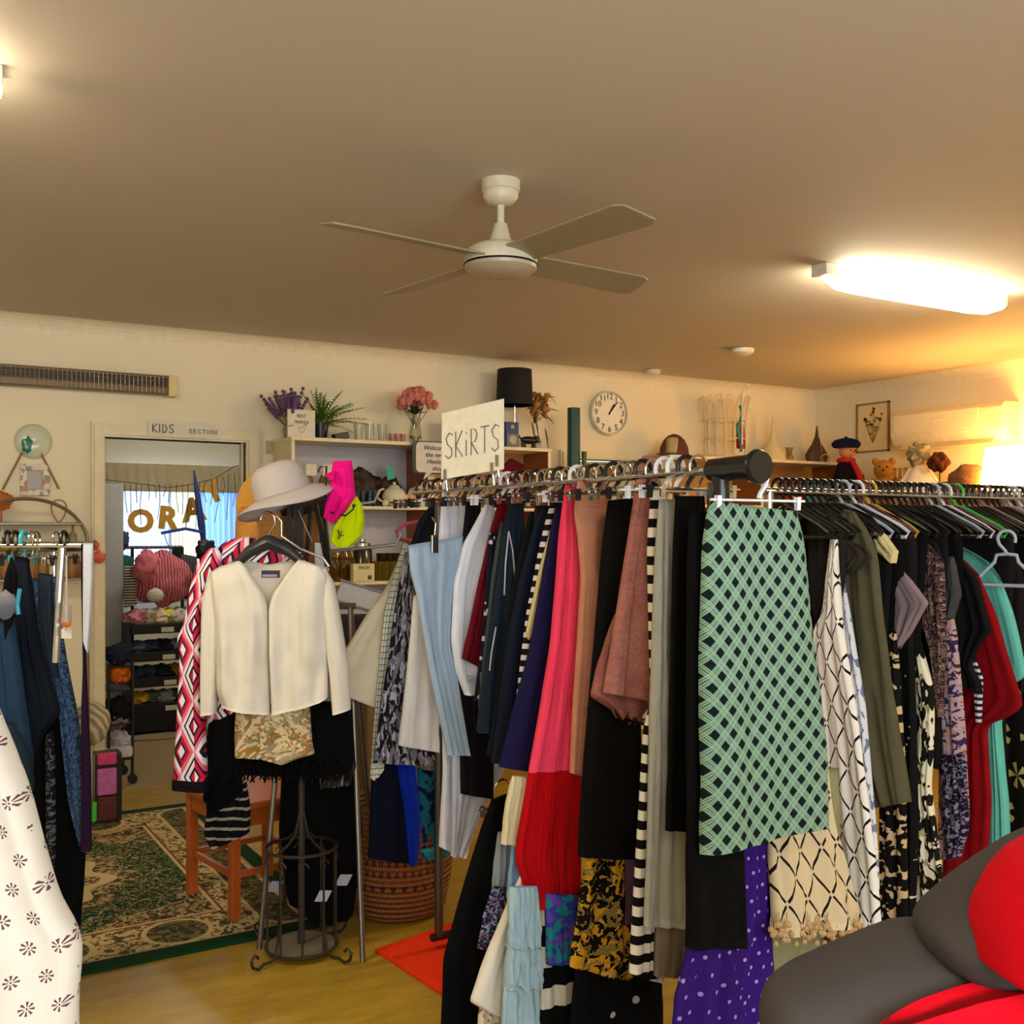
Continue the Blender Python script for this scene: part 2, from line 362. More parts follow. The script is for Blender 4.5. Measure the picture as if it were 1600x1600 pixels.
struct('wall_right', MB().box(RX, RX+.1, FY-.1, BY, 0, CH), WALL)
struct('wall_left', MB().box(LX-.1, LX, FY-.1, BY, 0, CH), WALL)
wf = MB().box(LX, -1.2, FY-.1, FY, 0, CH).box(2.4, RX, FY-.1, FY, 0, CH).box(-1.2, 2.4, FY-.1, FY, 0, .65).box(-1.2, 2.4, FY-.1, FY, 2.25, CH)
struct('wall_front', wf, WALL)
wn = MB(); [wn.box(xx-.03, xx+.03, FY-.07, FY-.02, .65, 2.25) for xx in (-1.17, 0, 1.2, 2.37)]; wn.box(-1.2, 2.4, FY-.07, FY-.02, .65, .71).box(-1.2, 2.4, FY-.07, FY-.02, 2.19, 2.25)
struct('window_1', wn, WHITEP)
# coved cornices
def cove(along, c0, c1, fixed, sgn):
    m = MB(); K = 6; r = .09; prof = []
    for i in range(K+1):
        a = math.pi/2*i/K; prof.append((r*(1-math.sin(a)), -r*(1-math.cos(a)) ))
    pts = [(0, 0)]+[(r-r*math.sin(a*math.pi/2/K), -(r-r*math.cos(a*math.pi/2/K))) for a in range(K+1)]
    vs = []
    for e in (c0, c1):
        for q, z in pts: vs.append((e, fixed-sgn*q, CH+z) if along == 'x' else (fixed-sgn*q, e, CH+z))
    n = len(pts); return m.add(vs, [(i, (i+1) % n, n+(i+1) % n, n+i) for i in range(n)]+[tuple(range(n)), tuple(range(n, 2*n))])
struct('trim_1', cove('x', LX, RX, BY, 1), flat('#e8dfc6', .6)); struct('trim_2', cove('y', FY, BY, RX, 1), flat('#e8dfc6', .6))
sk = MB().box(LX, D1[0]-.07, BY-.015, BY, 0, .09).box(D1[1]+.11, D2[0]-.07, BY-.015, BY, 0, .09).box(D2[1]+.07, RX, BY-.015, BY, 0, .09)
struct('baseboard_back', sk, TRIM); struct('baseboard_right', MB().box(RX-.015, RX, FY, BY-.02, 0, .09), TRIM)
# door frames
def frame(n, D, wl, wr, top, leaf=False):
    m = MB().box(D[0]-wl, D[0], BY-.03, BY+.12, 0, D[2]).box(D[1], D[1]+wr, BY-.03, BY+.12, 0, D[2]).box(D[0]-wl, D[1]+wr, BY-.03, BY+.12, D[2], D[2]+top)
    m.box(D[0]-wl+.015, D[0]-.012, BY-.042, BY-.028, 0, D[2]+.012).box(D[1]+.012, D[1]+wr-.015, BY-.042, BY-.028, 0, D[2]+.012).box(D[0]-wl+.015, D[1]+wr-.015, BY-.042, BY-.028, D[2]+.012, D[2]+top-.015)
    m.box(D[0], D[0]+.015, BY+.03, BY+.06, 0, D[2]).box(D[1]-.015, D[1], BY+.03, BY+.06, 0, D[2])
    return struct(n, m, TRIM)
frame('door_1', D1, .07, .09, .08)
d2 = frame('door_2', D2, .06, .06, .06)
lf = struct('door_leaf', MB().box(D2[0]+.005, D2[1]-.005, BY+.06, BY+.095, .01, D2[2]-.01), flat('#d9ccab', .5), d2)
m = MB()
for a, b in ((.14, .42), (.50, .86)): m.box(D2[0]+(D2[1]-D2[0])*a, D2[0]+(D2[1]-D2[0])*b, BY+.045, BY+.062, 1.93, 1.985)
m.build('glazing_panel', flat('#9a6a35', .4), d2)
MB().lathe([(.012, 0), (.012, .05), (.028, .06), (.02, .085), (0, .09)], (D2[1]-.07, BY+.06, 1.0), 12, (0, -1, 0)).build('door_handle', CHROME, d2, smooth=True)
# kids room shell
KY = 9.25
W2 = (1.62, 2.72, .95, 1.98)
kb = MB().box(-.2, W2[0], KY, KY+.1, 0, 2.5).box(W2[1], 4.2, KY, KY+.1, 0, 2.5).box(W2[0], W2[1], KY, KY+.1, 0, W2[2]).box(W2[0], W2[1], KY, KY+.1, W2[3], 2.5)
struct('wall_kids_back', kb, WALL); struct('wall_kids_left', MB().box(-.3, -.2, BY+.1, KY+.1, 0, 2.5), WALL); struct('wall_kids_right', MB().box(4.2, 4.3, BY+.1, KY+.1, 0, 2.5), WALL)
struct('ceiling_kids_room', MB().box(-.3, 4.3, BY+.1, KY+.1, 2.5, 2.6), CEIL)
w2 = MB().box(W2[0], W2[0]+.05, KY+.02, KY+.07, W2[2], W2[3]).box(W2[1]-.05, W2[1], KY+.02, KY+.07, W2[2], W2[3]).box(W2[0], W2[1], KY+.02, KY+.07, W2[2], W2[2]+.05).box(W2[0], W2[1], KY+.02, KY+.07, W2[3]-.05, W2[3]).box(2.15, 2.19, KY+.02, KY+.07, W2[2], W2[3])
struct('window_2', w2, WHITEP)
def sheer(h, tr=.6):
    n = NT('sheer_'+h.strip('#')); mx = n.t.nodes.new('ShaderNodeMixShader'); t = n.t.nodes.new('ShaderNodeBsdfTranslucent'); t.inputs[0].default_value = hx(h)
    n.done(hx(h), .9); mx.inputs[0].default_value = tr; n.t.links.new(n.b.outputs[0], mx.inputs[1]); n.t.links.new(t.outputs[0], mx.inputs[2]); n.t.links.new(mx.outputs[0], n.t.nodes['Material Output'].inputs[0]); return n.mat
def curtain(name, x0, x1, y, z0, z1, mat, waves, amp, lab, cat='curtain'):
    m = MB(); N = 90; vs = []; 
    for j in range(9):
        z = z1-(z1-z0)*j/8
        for i in range(N+1): vs.append((x0+(x1-x0)*i/N, y+amp*math.sin(i/N*waves*6.283+.4*math.sin(j*.8))*(.5+j/12), z))
    m.add(vs, [(j*(N+1)+i, j*(N+1)+i+1, (j+1)*(N+1)+i+1, (j+1)*(N+1)+i) for j in range(8) for i in range(N)])
    o = m.build(name, mat, None, smooth=True, fix=False); mo = o.modifiers.new('thick', 'SOLIDIFY'); mo.thickness = .0015; return tag(o, lab, cat)
tag(MB().tube([(1.5, 9.13, 2.03), (2.9, 9.13, 2.03)], .012, 8).box(1.52, 1.54, 9.12, 9.25, 2.02, 2.04).box(2.86, 2.88, 9.12, 9.25, 2.02, 2.04).build('curtain_rod', WHITEP, None), 'white curtain rod above the window in the next room', 'curtain rod')
kl = thing('ceiling_light', (2.2, 7.6, 2.5), 'unseen round ceiling lamp added to light the next room', 'ceiling light')  # added out of view so the gold letters and room get more light
MB().lathe([(.16, 0), (.16, -.03), (.1, -.07), (0, -.08)], (2.2, 7.6, 2.5), 28).build('diffuser', m_emit((1, .93, .8, 1), 34), kl, smooth=True)
curtain('sheer_curtain', 1.58, 2.12, 9.12, .9, 2.0, sheer('#dfe3f0'), 14, .018, 'white sheer curtain on the left side of the window in the next room')
curtain('sheer_curtain', 2.36, 2.80, 9.12, .9, 2.0, sheer('#b9d2f2'), 9, .018, 'pale blue sheer curtain on the right side of the window in the next room')
curtain('sheer_curtain', 2.10, 2.38, 9.14, .9, 2.0, sheer('#eceadf'), 9, .018, 'cream white sheer curtain in the middle of the window in the next room')
curtain('curtain_valance', 1.55, 2.85, 9.08, 1.83, 2.06, sheer('#d8c9a2', .35), 16, .014, 'cream ruffled valance across the top of the curtained window', 'curtain')
# ------------------------------------------------------------------ ceiling lights
TB = m_emit((1, .86, .62, 1), TUBE)
def tube_light(x0, x1, y, lab):
    t = thing('ceiling_light', ((x0+x1)/2, y, CH), lab, 'ceiling light', None)
    MB().box(x0, x1, y-.045, y+.045, CH-.055, CH-.001).build('light_base', WHITEP, t, bevel=.004)
    vs = []; K = 14; N = 12
    for i in range(N+1):
        q = i/N; xx = x0+.05+(x1-x0-.05)*q; e = min(1, (min(q, 1-q)*8+.12))**.5
        for k in range(K+1):
            a = math.pi*k/K; vs.append((xx, y-.085*e*math.cos(a), CH-.05-.055*e*math.sin(a)))
    m = MB().add(vs, [(i*(K+1)+k, i*(K+1)+k+1, (i+1)*(K+1)+k+1, (i+1)*(K+1)+k) for i in range(N) for k in range(K)]+[tuple(range(K+1)), tuple(N*(K+1)+k for k in range(K+1))])
    m.build('diffuser', TB, t, smooth=True)
tube_light(3.58, 4.88, 3.32, 'glowing fluorescent ceiling light to the right of the fan')
tube_light(3.58, 4.88, .1, 'unseen fluorescent ceiling light added behind the camera on the right')  # extra fixture, added unseen to light garments from the front
tube_light(-1.0, .31, -1.0, 'unseen fluorescent ceiling light added behind the camera on the left')  # second added fixture, out of view, for more frontal light
tube_light(-1.0, .272, 3.02, 'fluorescent ceiling light cut off by the left edge of the photo')
# ------------------------------------------------------------------ ceiling fan
fw = flat('#d9d3bd', .4); FX, FYY = 1.815, 3.10
fan = thing('ceiling_fan', (FX, FYY, CH), 'white four-blade ceiling fan hanging in the middle of the ceiling', 'ceiling fan')
MB().lathe([(.0, 0), (.066, 0), (.066, -.035), (.06, -.038), (.06, -.055), (.045, -.075), (.02, -.082), (0, -.082)], (FX, FYY, CH), 32).build('canopy', fw, fan, smooth=True)
MB().tube([(FX, FYY, CH-.07), (FX, FYY, CH-.2)], .0125, 12).build('downrod', fw, fan, smooth=True)
MB().lathe([(.0, .075), (.022, .075), (.026, .06), (.042, 0), (0, 0)], (FX, FYY, CH-.2-.02), 24).build('rod_cover', fw, fan, smooth=True)
MB().lathe([(0, 0), (.06, 0), (.095, -.008), (.115, -.022), (.125, -.05), (.125, -.068), (0, -.068)], (FX, FYY, CH-.215), 40).build('motor_housing', fw, fan, smooth=True)
MB().lathe([(.126, 0), (.1265, -.006), (.12, -.007), (.12, 0)], (FX, FYY, CH-.283), 40).build('seam_ring', BLACKP, fan, smooth=True)
MB().lathe([(.124, 0), (.122, -.012), (.1, -.026), (.05, -.036), (0, -.038)], (FX, FYY, CH-.288), 40).build('bottom_cover', flat('#b9ad95', .35), fan, smooth=True)
def blade(px, py):
    hub = Vector((FX, FYY, CH-.262)); dx, dy = ray(px); k = (hub.z-EYE)/((HOR-py)/FPX); tip = Vector((dx*k, dy*k, hub.z)); d = (tip-hub); d.z = 0; d.normalize(); return d
a0 = math.atan2(blade(1020, 325).y, blade(1020, 325).x)
for i in range(4):
    a = a0+i*math.pi/2; d = Vector((math.cos(a), math.sin(a), 0)); s_ = Vector((-d.y, d.x, 0)); hub = Vector((FX, FYY, CH-.262)); vs = []; N = 16
    tw = math.radians(-13)
    for e in (0, 1):
        for j in range(N+1):
            q = j/N; r = .10+.555*q; wd = .060+.016*q
            if q > .93: wd *= (1-((q-.93)/.07)**2*.25)
            for sg in (-1, 1):
                rr = r+(.018*sg*q if sg > 0 else 0)
                vs.append(hub+d*rr+s_*(wd*sg*math.cos(tw))+Vector((0, 0, wd*sg*math.sin(tw)+(.0035 if e else -.0035))))
    M_ = 2*(N+1); fs = []
    for j in range(N):
        b = 2*j; fs += [(b, b+1, b+3, b+2), (M_+b, M_+b+2, M_+b+3, M_+b+1), (b, b+2, M_+b+2, M_+b), (b+1, M_+b+1, M_+b+3, b+3)]
    fs += [(0, M_, M_+1, 1), (2*N, 2*N+1, M_+2*N+1, M_+2*N)]
    MB().add(vs, fs).build('fan_blade', flat('#978b6f', .4), fan, bevel=.0015)  # shade of the undersides put into a darker blade colour
def disc(px, py, r, h, lab):
    k = (CH-EYE)*FPX/(HOR-py); dx, dy = ray(px); x, y = dx*k, dy*k
    tag(MB().lathe([(r*.8, 0), (r, -.006), (r*.95, -h*.7), (r*.7, -h), (0, -h)], (x, y, CH), 24).build('smoke_detector', flat('#e4dcc4', .4), None, smooth=True), lab, 'smoke detector')
disc(1160, 544, .075, .045, 'larger round cream smoke detector on the ceiling, nearer the camera')
disc(1021, 577, .055, .04, 'smaller round cream smoke detector on the ceiling, above the clock')
# ------------------------------------------------------------------ wall heater
hz0, hz1, hx0, hx1 = 2.285, 2.405, .5, 1.45
h = thing('wall_heater', ((hx0+hx1)/2, BY, hz0), 'long brown radiant bar heater high on the back wall at left', 'heater')
MB().box(hx0, hx1, BY-.09, BY-.0, hz0+.01, hz1).build('heater_body', flat('#6d5b43', .35, .5), h, bevel=.006)
MB().box(hx1-.002, hx1+.05, BY-.10, BY, hz0, hz1+.003).build('end_cap', flat('#d9c58a', .5), h, bevel=.006)
MB().box(hx0-.05, hx0+.002, BY-.10, BY, hz0, hz1+.003).build('end_cap', flat('#d9c58a', .5), h, bevel=.006)
MB().box(hx0+.01, hx1-.01, BY-.0935, BY-.089, hz0+.055, hz1-.015).build('element_slot', flat('#231409', .5), h)
m = MB(); [m.tube([(hx0+.02+i*.0236, BY-.098, hz0+.015), (hx0+.02+i*.0236, BY-.1, hz1-.01)], .0016, 5) for i in range(39)]
m.tube([(hx0, BY-.1, hz0+.05), (hx1, BY-.1, hz0+.05)], .002, 5).tube([(hx0, BY-.1, hz0+.085), (hx1, BY-.1, hz0+.085)], .002, 5); m.build('guard_grille', flat('#8f7f65', .3, .8), h)
# ------------------------------------------------------------------ signs
pK = onplane(232, 677, PY(BY-.05)); qK = onplane(344, 677, PY(BY-.05))
k = thing('paper_sign', (pK.x, BY-.05, pK.z-.05), 'long white paper sign handwritten KIDS SECTION over the doorway', 'sign')
zc = 2.055
MB().box(pK.x, qK.x, BY-.052, BY-.047, zc-.005, zc+.09).build('card', flat('#dcd6c6', .7), k)
w_ = qK.x-pK.x; m = strokes_mb('KIDS', .032, .05, .0026, PY(BY-.052), pK.x+.02, zc+.02); m2 = strokes_mb('SECTION', .022, .024, .0018, PY(BY-.052), pK.x+.23, zc+.025, adv=1.2)
m.add(m2.v, m2.f); m.build('lettering', flat('#2b2622', .7), k)
# clock
cc = onplane(948, 646, PY(BY)); R = (onplane(976, 646, PY(BY)).x-onplane(920, 646, PY(BY)).x)/2
cl = thing('wall_clock', (cc.x, BY, cc.z-R), 'round white wall clock with black numerals on the back wall', 'clock')
MB().lathe([(R, 0), (R*1.02, .02), (R, .045), (R*.93, .048), (R*.91, .03), (0, .03)], (cc.x, BY, cc.z), 48, (0, -1, 0)).build('clock_case', flat('#c9c9b8', .3), cl, smooth=True)
MB().lathe([(R*.9, 0), (R*.9, .004), (0, .004)], (cc.x, BY-.03, cc.z), 48, (0, -1, 0)).build('clock_face', flat('#eeeadb', .5), cl)
m = MB()
for i in range(1, 13):
    a = math.radians(90-30*i); t = text_mb(str(i), .062, PY(BY-.036), cc.x+R*.74*math.cos(a), cc.z+R*.74*math.sin(a), .001); m.add(t.v, t.f)
m.build('numerals', flat('#1d1c18', .6), cl)
for (ang, L, wd) in ((math.radians(90-32), R*.5, .006), (math.radians(90-32-8), R*.72, .004)):
    d = Vector((math.cos(ang), 0, math.sin(ang))); p = Vector((cc.x, BY-.04, cc.z)); s_ = Vector((-d.z, 0, d.x))
    MB().obox(p+d*L*.4, d*L*.55, s_*wd, (0, .0012, 0)).build('clock_hand', BLACKP, cl)
# picture on the right wall
pa = onplane(1340, 632, PX(RX)); pb = onplane(1391, 632, PX(RX)); z1, z0 = 2.53, 2.135
pf = thing('framed_picture', (RX, (pa.y+pb.y)/2, z0), 'narrow gold-framed botanical picture on the right wall', 'picture')
ya, yb = pb.y, pa.y
m = MB().box(RX-.02, RX, ya, yb, z0, z0+.012).box(RX-.02, RX, ya, yb, z1-.012, z1).box(RX-.02, RX, ya, ya+.012, z0, z1).box(RX-.02, RX, yb-.012, yb, z0, z1); m.build('frame', flat('#8d6a35', .4), pf)
MB().box(RX-.01, RX-.001, ya+.01, yb-.01, z0+.01, z1-.01).build('print', flat('#e5d3a2', .6), pf)
m = MB(); rr = random.Random(3); cy = (ya+yb)/2
for i in range(26):
    q = rr.random(); ang = rr.uniform(-.6, .6); L = .06+.2*q; st = Vector((RX-.012, cy, z0+.07)); en = st+Vector((0, math.sin(ang)*L*.8, math.cos(ang)*L+.02)); m.tube([st, (st+en)/2+Vector((0, ang*.02, 0)), en], .0012, 4); m.obox(en, (.001, 0, 0), (0, .012, .004), (0, -.003, .009))
m.build('painted_flowers', flat('#9a7a2c', .7), pf)
ac_a = onplane(1405, 652, PX(RX-.1)); ac_b = onplane(1580, 640, PX(RX-.1)); ya, yb = ac_b.y, ac_a.y
a = thing('air_conditioner', (RX, (ya+yb)/2, 2.12), 'white split-system air conditioner on the right wall', 'air conditioner')
pts = [(0, .29), (.17, .285), (.205, .25), (.205, .10), (.17, .03), (.10, .0), (0, .0)]
m = MB(); vs = [(RX-q, e, 2.12+z) for e in (ya, yb) for q, z in pts]; n_ = len(pts); m.add(vs, [(i, (i+1) % n_, n_+(i+1) % n_, n_+i) for i in range(n_)]+[tuple(range(n_))[::-1], tuple(range(n_, 2*n_))]); m.build('casing', flat('#ded2b0', .4), a, bevel=.008)
MB().box(RX-.212, RX-.2, ya+.18, yb-.04, 2.235, 2.375).build('front_panel', flat('#e2d7b8', .4), a, bevel=.004)
MB().obox((RX-.175, (ya+yb)/2, 2.145), (.03, 0, .03), (0, (yb-ya)*.42, 0), (.003, 0, -.003)).build('louvre', flat('#cdbf98', .4), a)
m = MB().tube([(RX-.214, ya+.42+.011*i, 2.30+.012*math.sin(i/12*math.pi)) for i in range(13)], .003, 5); m.build('logo_arc', flat('#f4f2e6', .3), a)
# cabinet along right wall (tall, mostly behind the racks)
tc = thing('tall_cabinet', (6.58, 4.9, 0), 'tall brown cabinet along the right wall behind the racks, toys standing on it', 'cabinet')
WOOD = flat('#8a5a2c', .5, 0, .12, 8)
MB().box(6.33, RX-.02, 3.75, 5.95, .05, 1.70).build('carcass', WOOD, tc); MB().box(6.30, RX-.02, 3.73, 5.98, 1.70, 1.73).build('top', WOOD, tc, bevel=.004)
for i in range(3):
    dd = MB().box(6.31, 6.33, 3.77+i*.725, 4.47+i*.725, .08, 1.68).build('cabinet_door', flat('#946132', .5), tc, bevel=.004)
    MB().ball((6.295, 3.83+i*.725, 1.0), .016).build('knob', CHROME, dd, smooth=True)
# lamp
lp_ = onplane(1583, 740, PX(6.5)); L = thing('table_lamp', (6.5, lp_.y, 1.73), 'glowing white-shaded lamp under the air conditioner at the right edge', 'lamp')
MB().lathe([(.07, 0), (.07, .015), (.02, .03), (.018, .06), (0, .06)], (6.5, lp_.y, 1.73), 20).build('lamp_base', CHROME, L, smooth=True)
m = MB(); n_ = 32; vs = [(6.5+r*math.cos(2*math.pi*k/n_), lp_.y+r*math.sin(2*math.pi*k/n_), z) for r, z in ((.21, 1.775), (.17, 2.06)) for k in range(n_)]; m.add(vs, [(k, (k+1) % n_, n_+(k+1) % n_, n_+k) for k in range(n_)])
m.build('lamp_shade', m_emit((1, .50, .12, 1), LAMP), L, smooth=True)
# ================================================================== BOOKCASES AND WHAT STANDS ON THEM
CREAM = flat('#e3d8b6', .45); BROWN = flat('#8b4f22', .5, 0, .1, 8); BF = 6.04; BT = 2.062
def bookcase(x0, x1, lab, shelves, back='#c4c2cc'):
    t = thing('bookcase', ((x0+x1)/2, BF, 0), lab, 'bookcase', None)
    MB().box(x0, x0+.02, BF, BY-.02, 0, BT-.02).build('side_panel', CREAM, t); MB().box(x1-.02, x1, BF, BY-.02, 0, BT-.02).build('side_panel', BROWN, t)
    MB().box(x1-.021, x1+.001, BF-.004, BF+.001, 0, BT-.02).build('edge_strip', CREAM, t)
    MB().box(x0-.005, x1+.005, BF-.01, BY-.02, BT-.022, BT).build('top_board', CREAM, t, bevel=.002)
    MB().box(x0+.02, x1-.02, BY-.03, BY-.02, 0, BT-.02).build('back_panel', flat(back, .7), t)
    for z in shelves: MB().box(x0+.02, x1-.02, BF, BY-.03, z-.02, z).build('shelf', CREAM, t, bevel=.002)
    return t
bookcase(2.10, 3.02, 'cream bookcase with lilac back, left of the pair behind the jacket stand', (1.655, 1.19, .75, .35))
bookcase(3.025, 3.93, 'cream bookcase standing behind the skirts sign, under the black lamp', (1.655, 1.19, .75, .35), '#b98a55')
bookcase(4.97, 5.90, 'pale bookcase near the corner, wire basket standing on its top', (1.70, 1.25, .8), '#b2813d')
bookcase(5.905, 6.80, 'pale bookcase in the back right corner with tins on its shelf', (1.70, 1.25, .8), '#b2813d')
def at(px, y, z): dx, dy = ray(px); k = y/dy; return Vector((dx*k, y, z))
def mppx(px, y): return y/ray(px)[1]/FPX
# plants
def pot(name, c, r, h, col, t): return MB().lathe([(r*.75, 0), (r, h), (r*.9, h), (r*.85, h*.85), (0, h*.85)], c, 18).build(name, col, t, smooth=True)
c = at(500, 6.18, BT); t = thing('potted_fern', c, 'bright green potted fern on top of the left bookcase', 'plant')
pot('pot', c, .055, .10, flat('#17191f', .3), t); m = MB(); rr = random.Random(5)
for i in range(58):
    a = rr.uniform(0, 6.28); el = rr.uniform(.25, 1.5); L_ = rr.uniform(.22, .36); d = Vector((math.cos(a)*math.cos(el), math.sin(a)*math.cos(el), math.sin(el)))
    if d.y > .2: L_ *= .6
    p = c+Vector((0, 0, .08)); s_ = d.cross(Vector((0, 0, 1))).normalized()
    for j in range(9):
        q = .25+.75*j/8; pp = p+d*L_*q-Vector((0, 0, .10*q*q)); 
        for sg in (-1, 1): m.leaf(pp, d*.7+s_*sg, .04*(1.15-q), .006, .1)
    m.tube([p+d*L_*q-Vector((0, 0, .10*q*q)) for q in (0, .5, 1)], .0018, 4)
m.build('fronds', flat('#557a1f', .6, 0, .3, 40), t)
c = at(452, 6.2, BT); t = thing('potted_lavender', c, 'purple artificial lavender plant beside the fern', 'plant'); pot('pot', c, .04, .07, flat('#8c8a86', .5), t); m = MB(); g = MB()
for i in range(34):
    a = rr.uniform(0, 6.28); el = rr.uniform(.6, 1.5); L_ = rr.uniform(.17, .27); d = Vector((math.cos(a)*math.cos(el), math.sin(a)*math.cos(el), math.sin(el))); p = c+Vector((0, 0, .05)); g.tube([p, p+d*L_], .0015, 4)
    for j in range(5): m.ball(p+d*(L_*(.6+.1*j)), .012, 6)
m.build('flower_spikes', flat('#6b4a72', .7, 0, .2), t); g.build('stems', flat('#4a5a2a', .7), t)
# card
def card(px0, px1, y, z0, h, lab, tilt=.02):
    a, b = at(px0, y, 0), at(px1, y, 0); t = thing('framed_card', ((a.x+b.x)/2, y, z0), lab, 'sign'); MB().box(a.x, b.x, y-.006, y+.006, z0, z0+h).build('card', flat('#ddd6c2', .6), t, bevel=.002); return t, (a.x+b.x)/2
t, xc = card(449, 492, 6.07, BT, .165, 'square white BEST FRIENDS plaque on the left end of the bookcase')
m = text_mb('BEST', .028, PY(6.062), xc, BT+.125, .001); m2 = text_mb('FRIENDS', .024, PY(6.062), xc, BT+.09, .001); m.add(m2.v, m2.f); m.build('lettering', flat('#6c665c', .6), t)
MB().tube([(xc+.022*math.sin(a)**3*1.0, 6.062, BT+.045+.0013*(13*math.cos(a)-5*math.cos(2*a)-2*math.cos(3*a)-math.cos(4*a))) for a in [i*6.283/24 for i in range(24)]], .0012, 4, closed=True).build('heart_outline', flat('#a59c90', .6), t)
# glasses on top
def glass(px, y, z, r, h, mat, lab, grp=None, name='drinking_glass', cat='glass', prof=None):
    c = at(px, y, z); m = MB().lathe(prof or [(r*.75, 0), (r, h), (r*.93, h), (r*.7, .006), (0, .006)], c, 18); return tag(m.build(name, mat, None, smooth=True), lab, cat, grp)
for i, px in enumerate((560, 577, 597)):
    glass(px, 6.13, BT, .032, .115, m_glass(), 'tall clear tumbler standing in a row between the fern and the vase', 'clear tumblers on the bookcase')
for px in (612, 621, 630): glass(px, 6.16, BT, .02, .06, m_glass('#e3b7b0'), 'tiny pink shot glass beside the flower vase', 'pink shot glasses on the bookcase', 'shot_glass')
tag(MB().obox(at(532, 6.12, BT+.022), (.045, 0, .01), (0, .03, 0), (-.004, 0, .02)).build('black_box', DARKM, None, bevel=.003), 'small dark box lying to the right of the fern', 'box')
c = at(649, 6.16, BT); t = thing('flower_vase', c, 'clear glass vase holding pink peach roses on the bookcase', 'vase')
MB().lathe([(.035, 0), (.042, .05), (.03, .13), (.036, .17), (.033, .17), (.027, .13), (.038, .05), (0, .008)], c, 20).build('vase', m_glass('#dfe2c4'), t, smooth=True)
m = MB(); g = MB(); lf = MB()
for i in range(15):
    a = i*2.4; rad = .115*math.sqrt((i+.5)/15); el = .17*(1-(rad/.13)**2); p = c+Vector((math.cos(a)*rad*1.0, math.sin(a)*rad*.7, .22+el*.75)); 
    for k in range(9):
        b = k*.8; rr_ = .012+.0035*k; q = p+Vector((math.cos(b)*rr_*.6, math.sin(b)*rr_*.6, .004*math.cos(k))); m.ball(q, .023+.0012*k, 8, (1, .45, .9) if k % 2 else (.45, 1, .9), .3, k+i)
    g.tube([c+Vector((0, 0, .1)), p], .002, 4); lf.leaf(c+Vector((0, 0, .19)), p-c-Vector((0, 0, .2)), .09, .018)
m.build('rose_heads', flat('#d47f70', .8, 0, .2, 60), t, smooth=True); g.build('stems', flat('#3f4a20', .7), t); lf.build('leaves', flat('#2c3318', .7), t)
# black lamp
c = at(804, 6.2, BT); t = thing('black_lamp', c, 'tall table lamp with a black drum shade on the bookcase', 'lamp')
MB().lathe([(.06, 0), (.06, .015), (.008, .03), (.008, .30), (0, .30)], c, 18).build('lamp_stem', CHROME, t, smooth=True)
MB().lathe([(.128, .30), (.118, .545), (.114, .545), (.124, .30)], c, 40).build('lamp_shade', flat('#080706', .8), t, smooth=True)
c = at(797, 6.1, BT); t = thing('blue_boxed_radio', c, 'blue and grey boxed radio standing below the black lampshade', 'box')
MB().box(c.x-.05, c.x+.05, 6.07, 6.13, BT, BT+.17).build('box', flat('#24407c', .5), t, bevel=.003); MB().box(c.x-.045, c.x+.048, 6.064, 6.07, BT+.005, BT+.09).build('picture_panel', flat('#6d6c70', .5), t)
MB().lathe([(.03, 0), (.03, .004), (.02, .006), (0, .006)], (c.x, 6.064, BT+.05), 20, (0, -1, 0)).build('printed_dial', flat('#a9a49a', .5), t); MB().box(c.x-.012, c.x+.012, 6.066, 6.07, BT+.125, BT+.15).build('green_badge', flat('#9ab72f', .5), t)
c = at(838, 6.17, BT); t = thing('dried_flowers', c, 'bunch of tan dried flowers with dark leaves beside the black lamp', 'plant'); m = MB(); g = MB(); k_ = MB()
for i in range(22):
    p = c+Vector((rr.uniform(-.03, .09), rr.uniform(-.05, .05), rr.uniform(.24, .40))); m.leaf(p, (rr.uniform(-1, 1), -.3, rr.uniform(-1, .4)), .08, .02); m.ball(p, .02, 6, (1, 1, 1), .5, i); g.tube([c+Vector((0, 0, .05)), c+Vector((-.02, 0, .18)), p], .0018, 4)
for dx_, dz in ((-.06, .19), (-.03, .22), (.05, .15)): k_.leaf(c+Vector((dx_, -.03, dz)), (.2, -.1, -1), .12, .025)
m.build('petals', flat('#a9733a', .8, 0, .2), t); g.build('stems', flat('#5a4526', .7), t); k_.build('dark_leaves', flat('#15140f', .6), t)
MB().lathe([(.03, 0), (.035, .06), (.02, .1), (.017, .1), (.03, .06), (0, .006)], c, 14).build('small_vase', m_glass(), t, smooth=True)
c = at(826, 6.08, BT); m = MB().ball(c+Vector((0, 0, .055)), .045, 12, (1.5, .6, .6)).ball(c+Vector((.06, 0, .06)), .025, 10); [m.tube([c+Vector((a, 0, .05)), c+Vector((a, 0, .004))], .009, 6) for a in (-.05, -.03, .03, .045)]; m.tube([c+Vector((-.06, 0, .06)), c+Vector((-.085, 0, .09))], .007, 6)
tag(m.build('animal_figurine', flat('#141210', .35), None, smooth=True), 'small black animal figurine at the right end of the bookcase top', 'figurine')
tag(MB().box(at(700, 6.2, 0).x, at(742, 6.2, 0).x, 6.14, 6.22, BT, BT+.19).build('white_box', flat('#cfc9c0', .6), None, bevel=.004), 'greyish white box standing behind the top of the skirts sign', 'box')
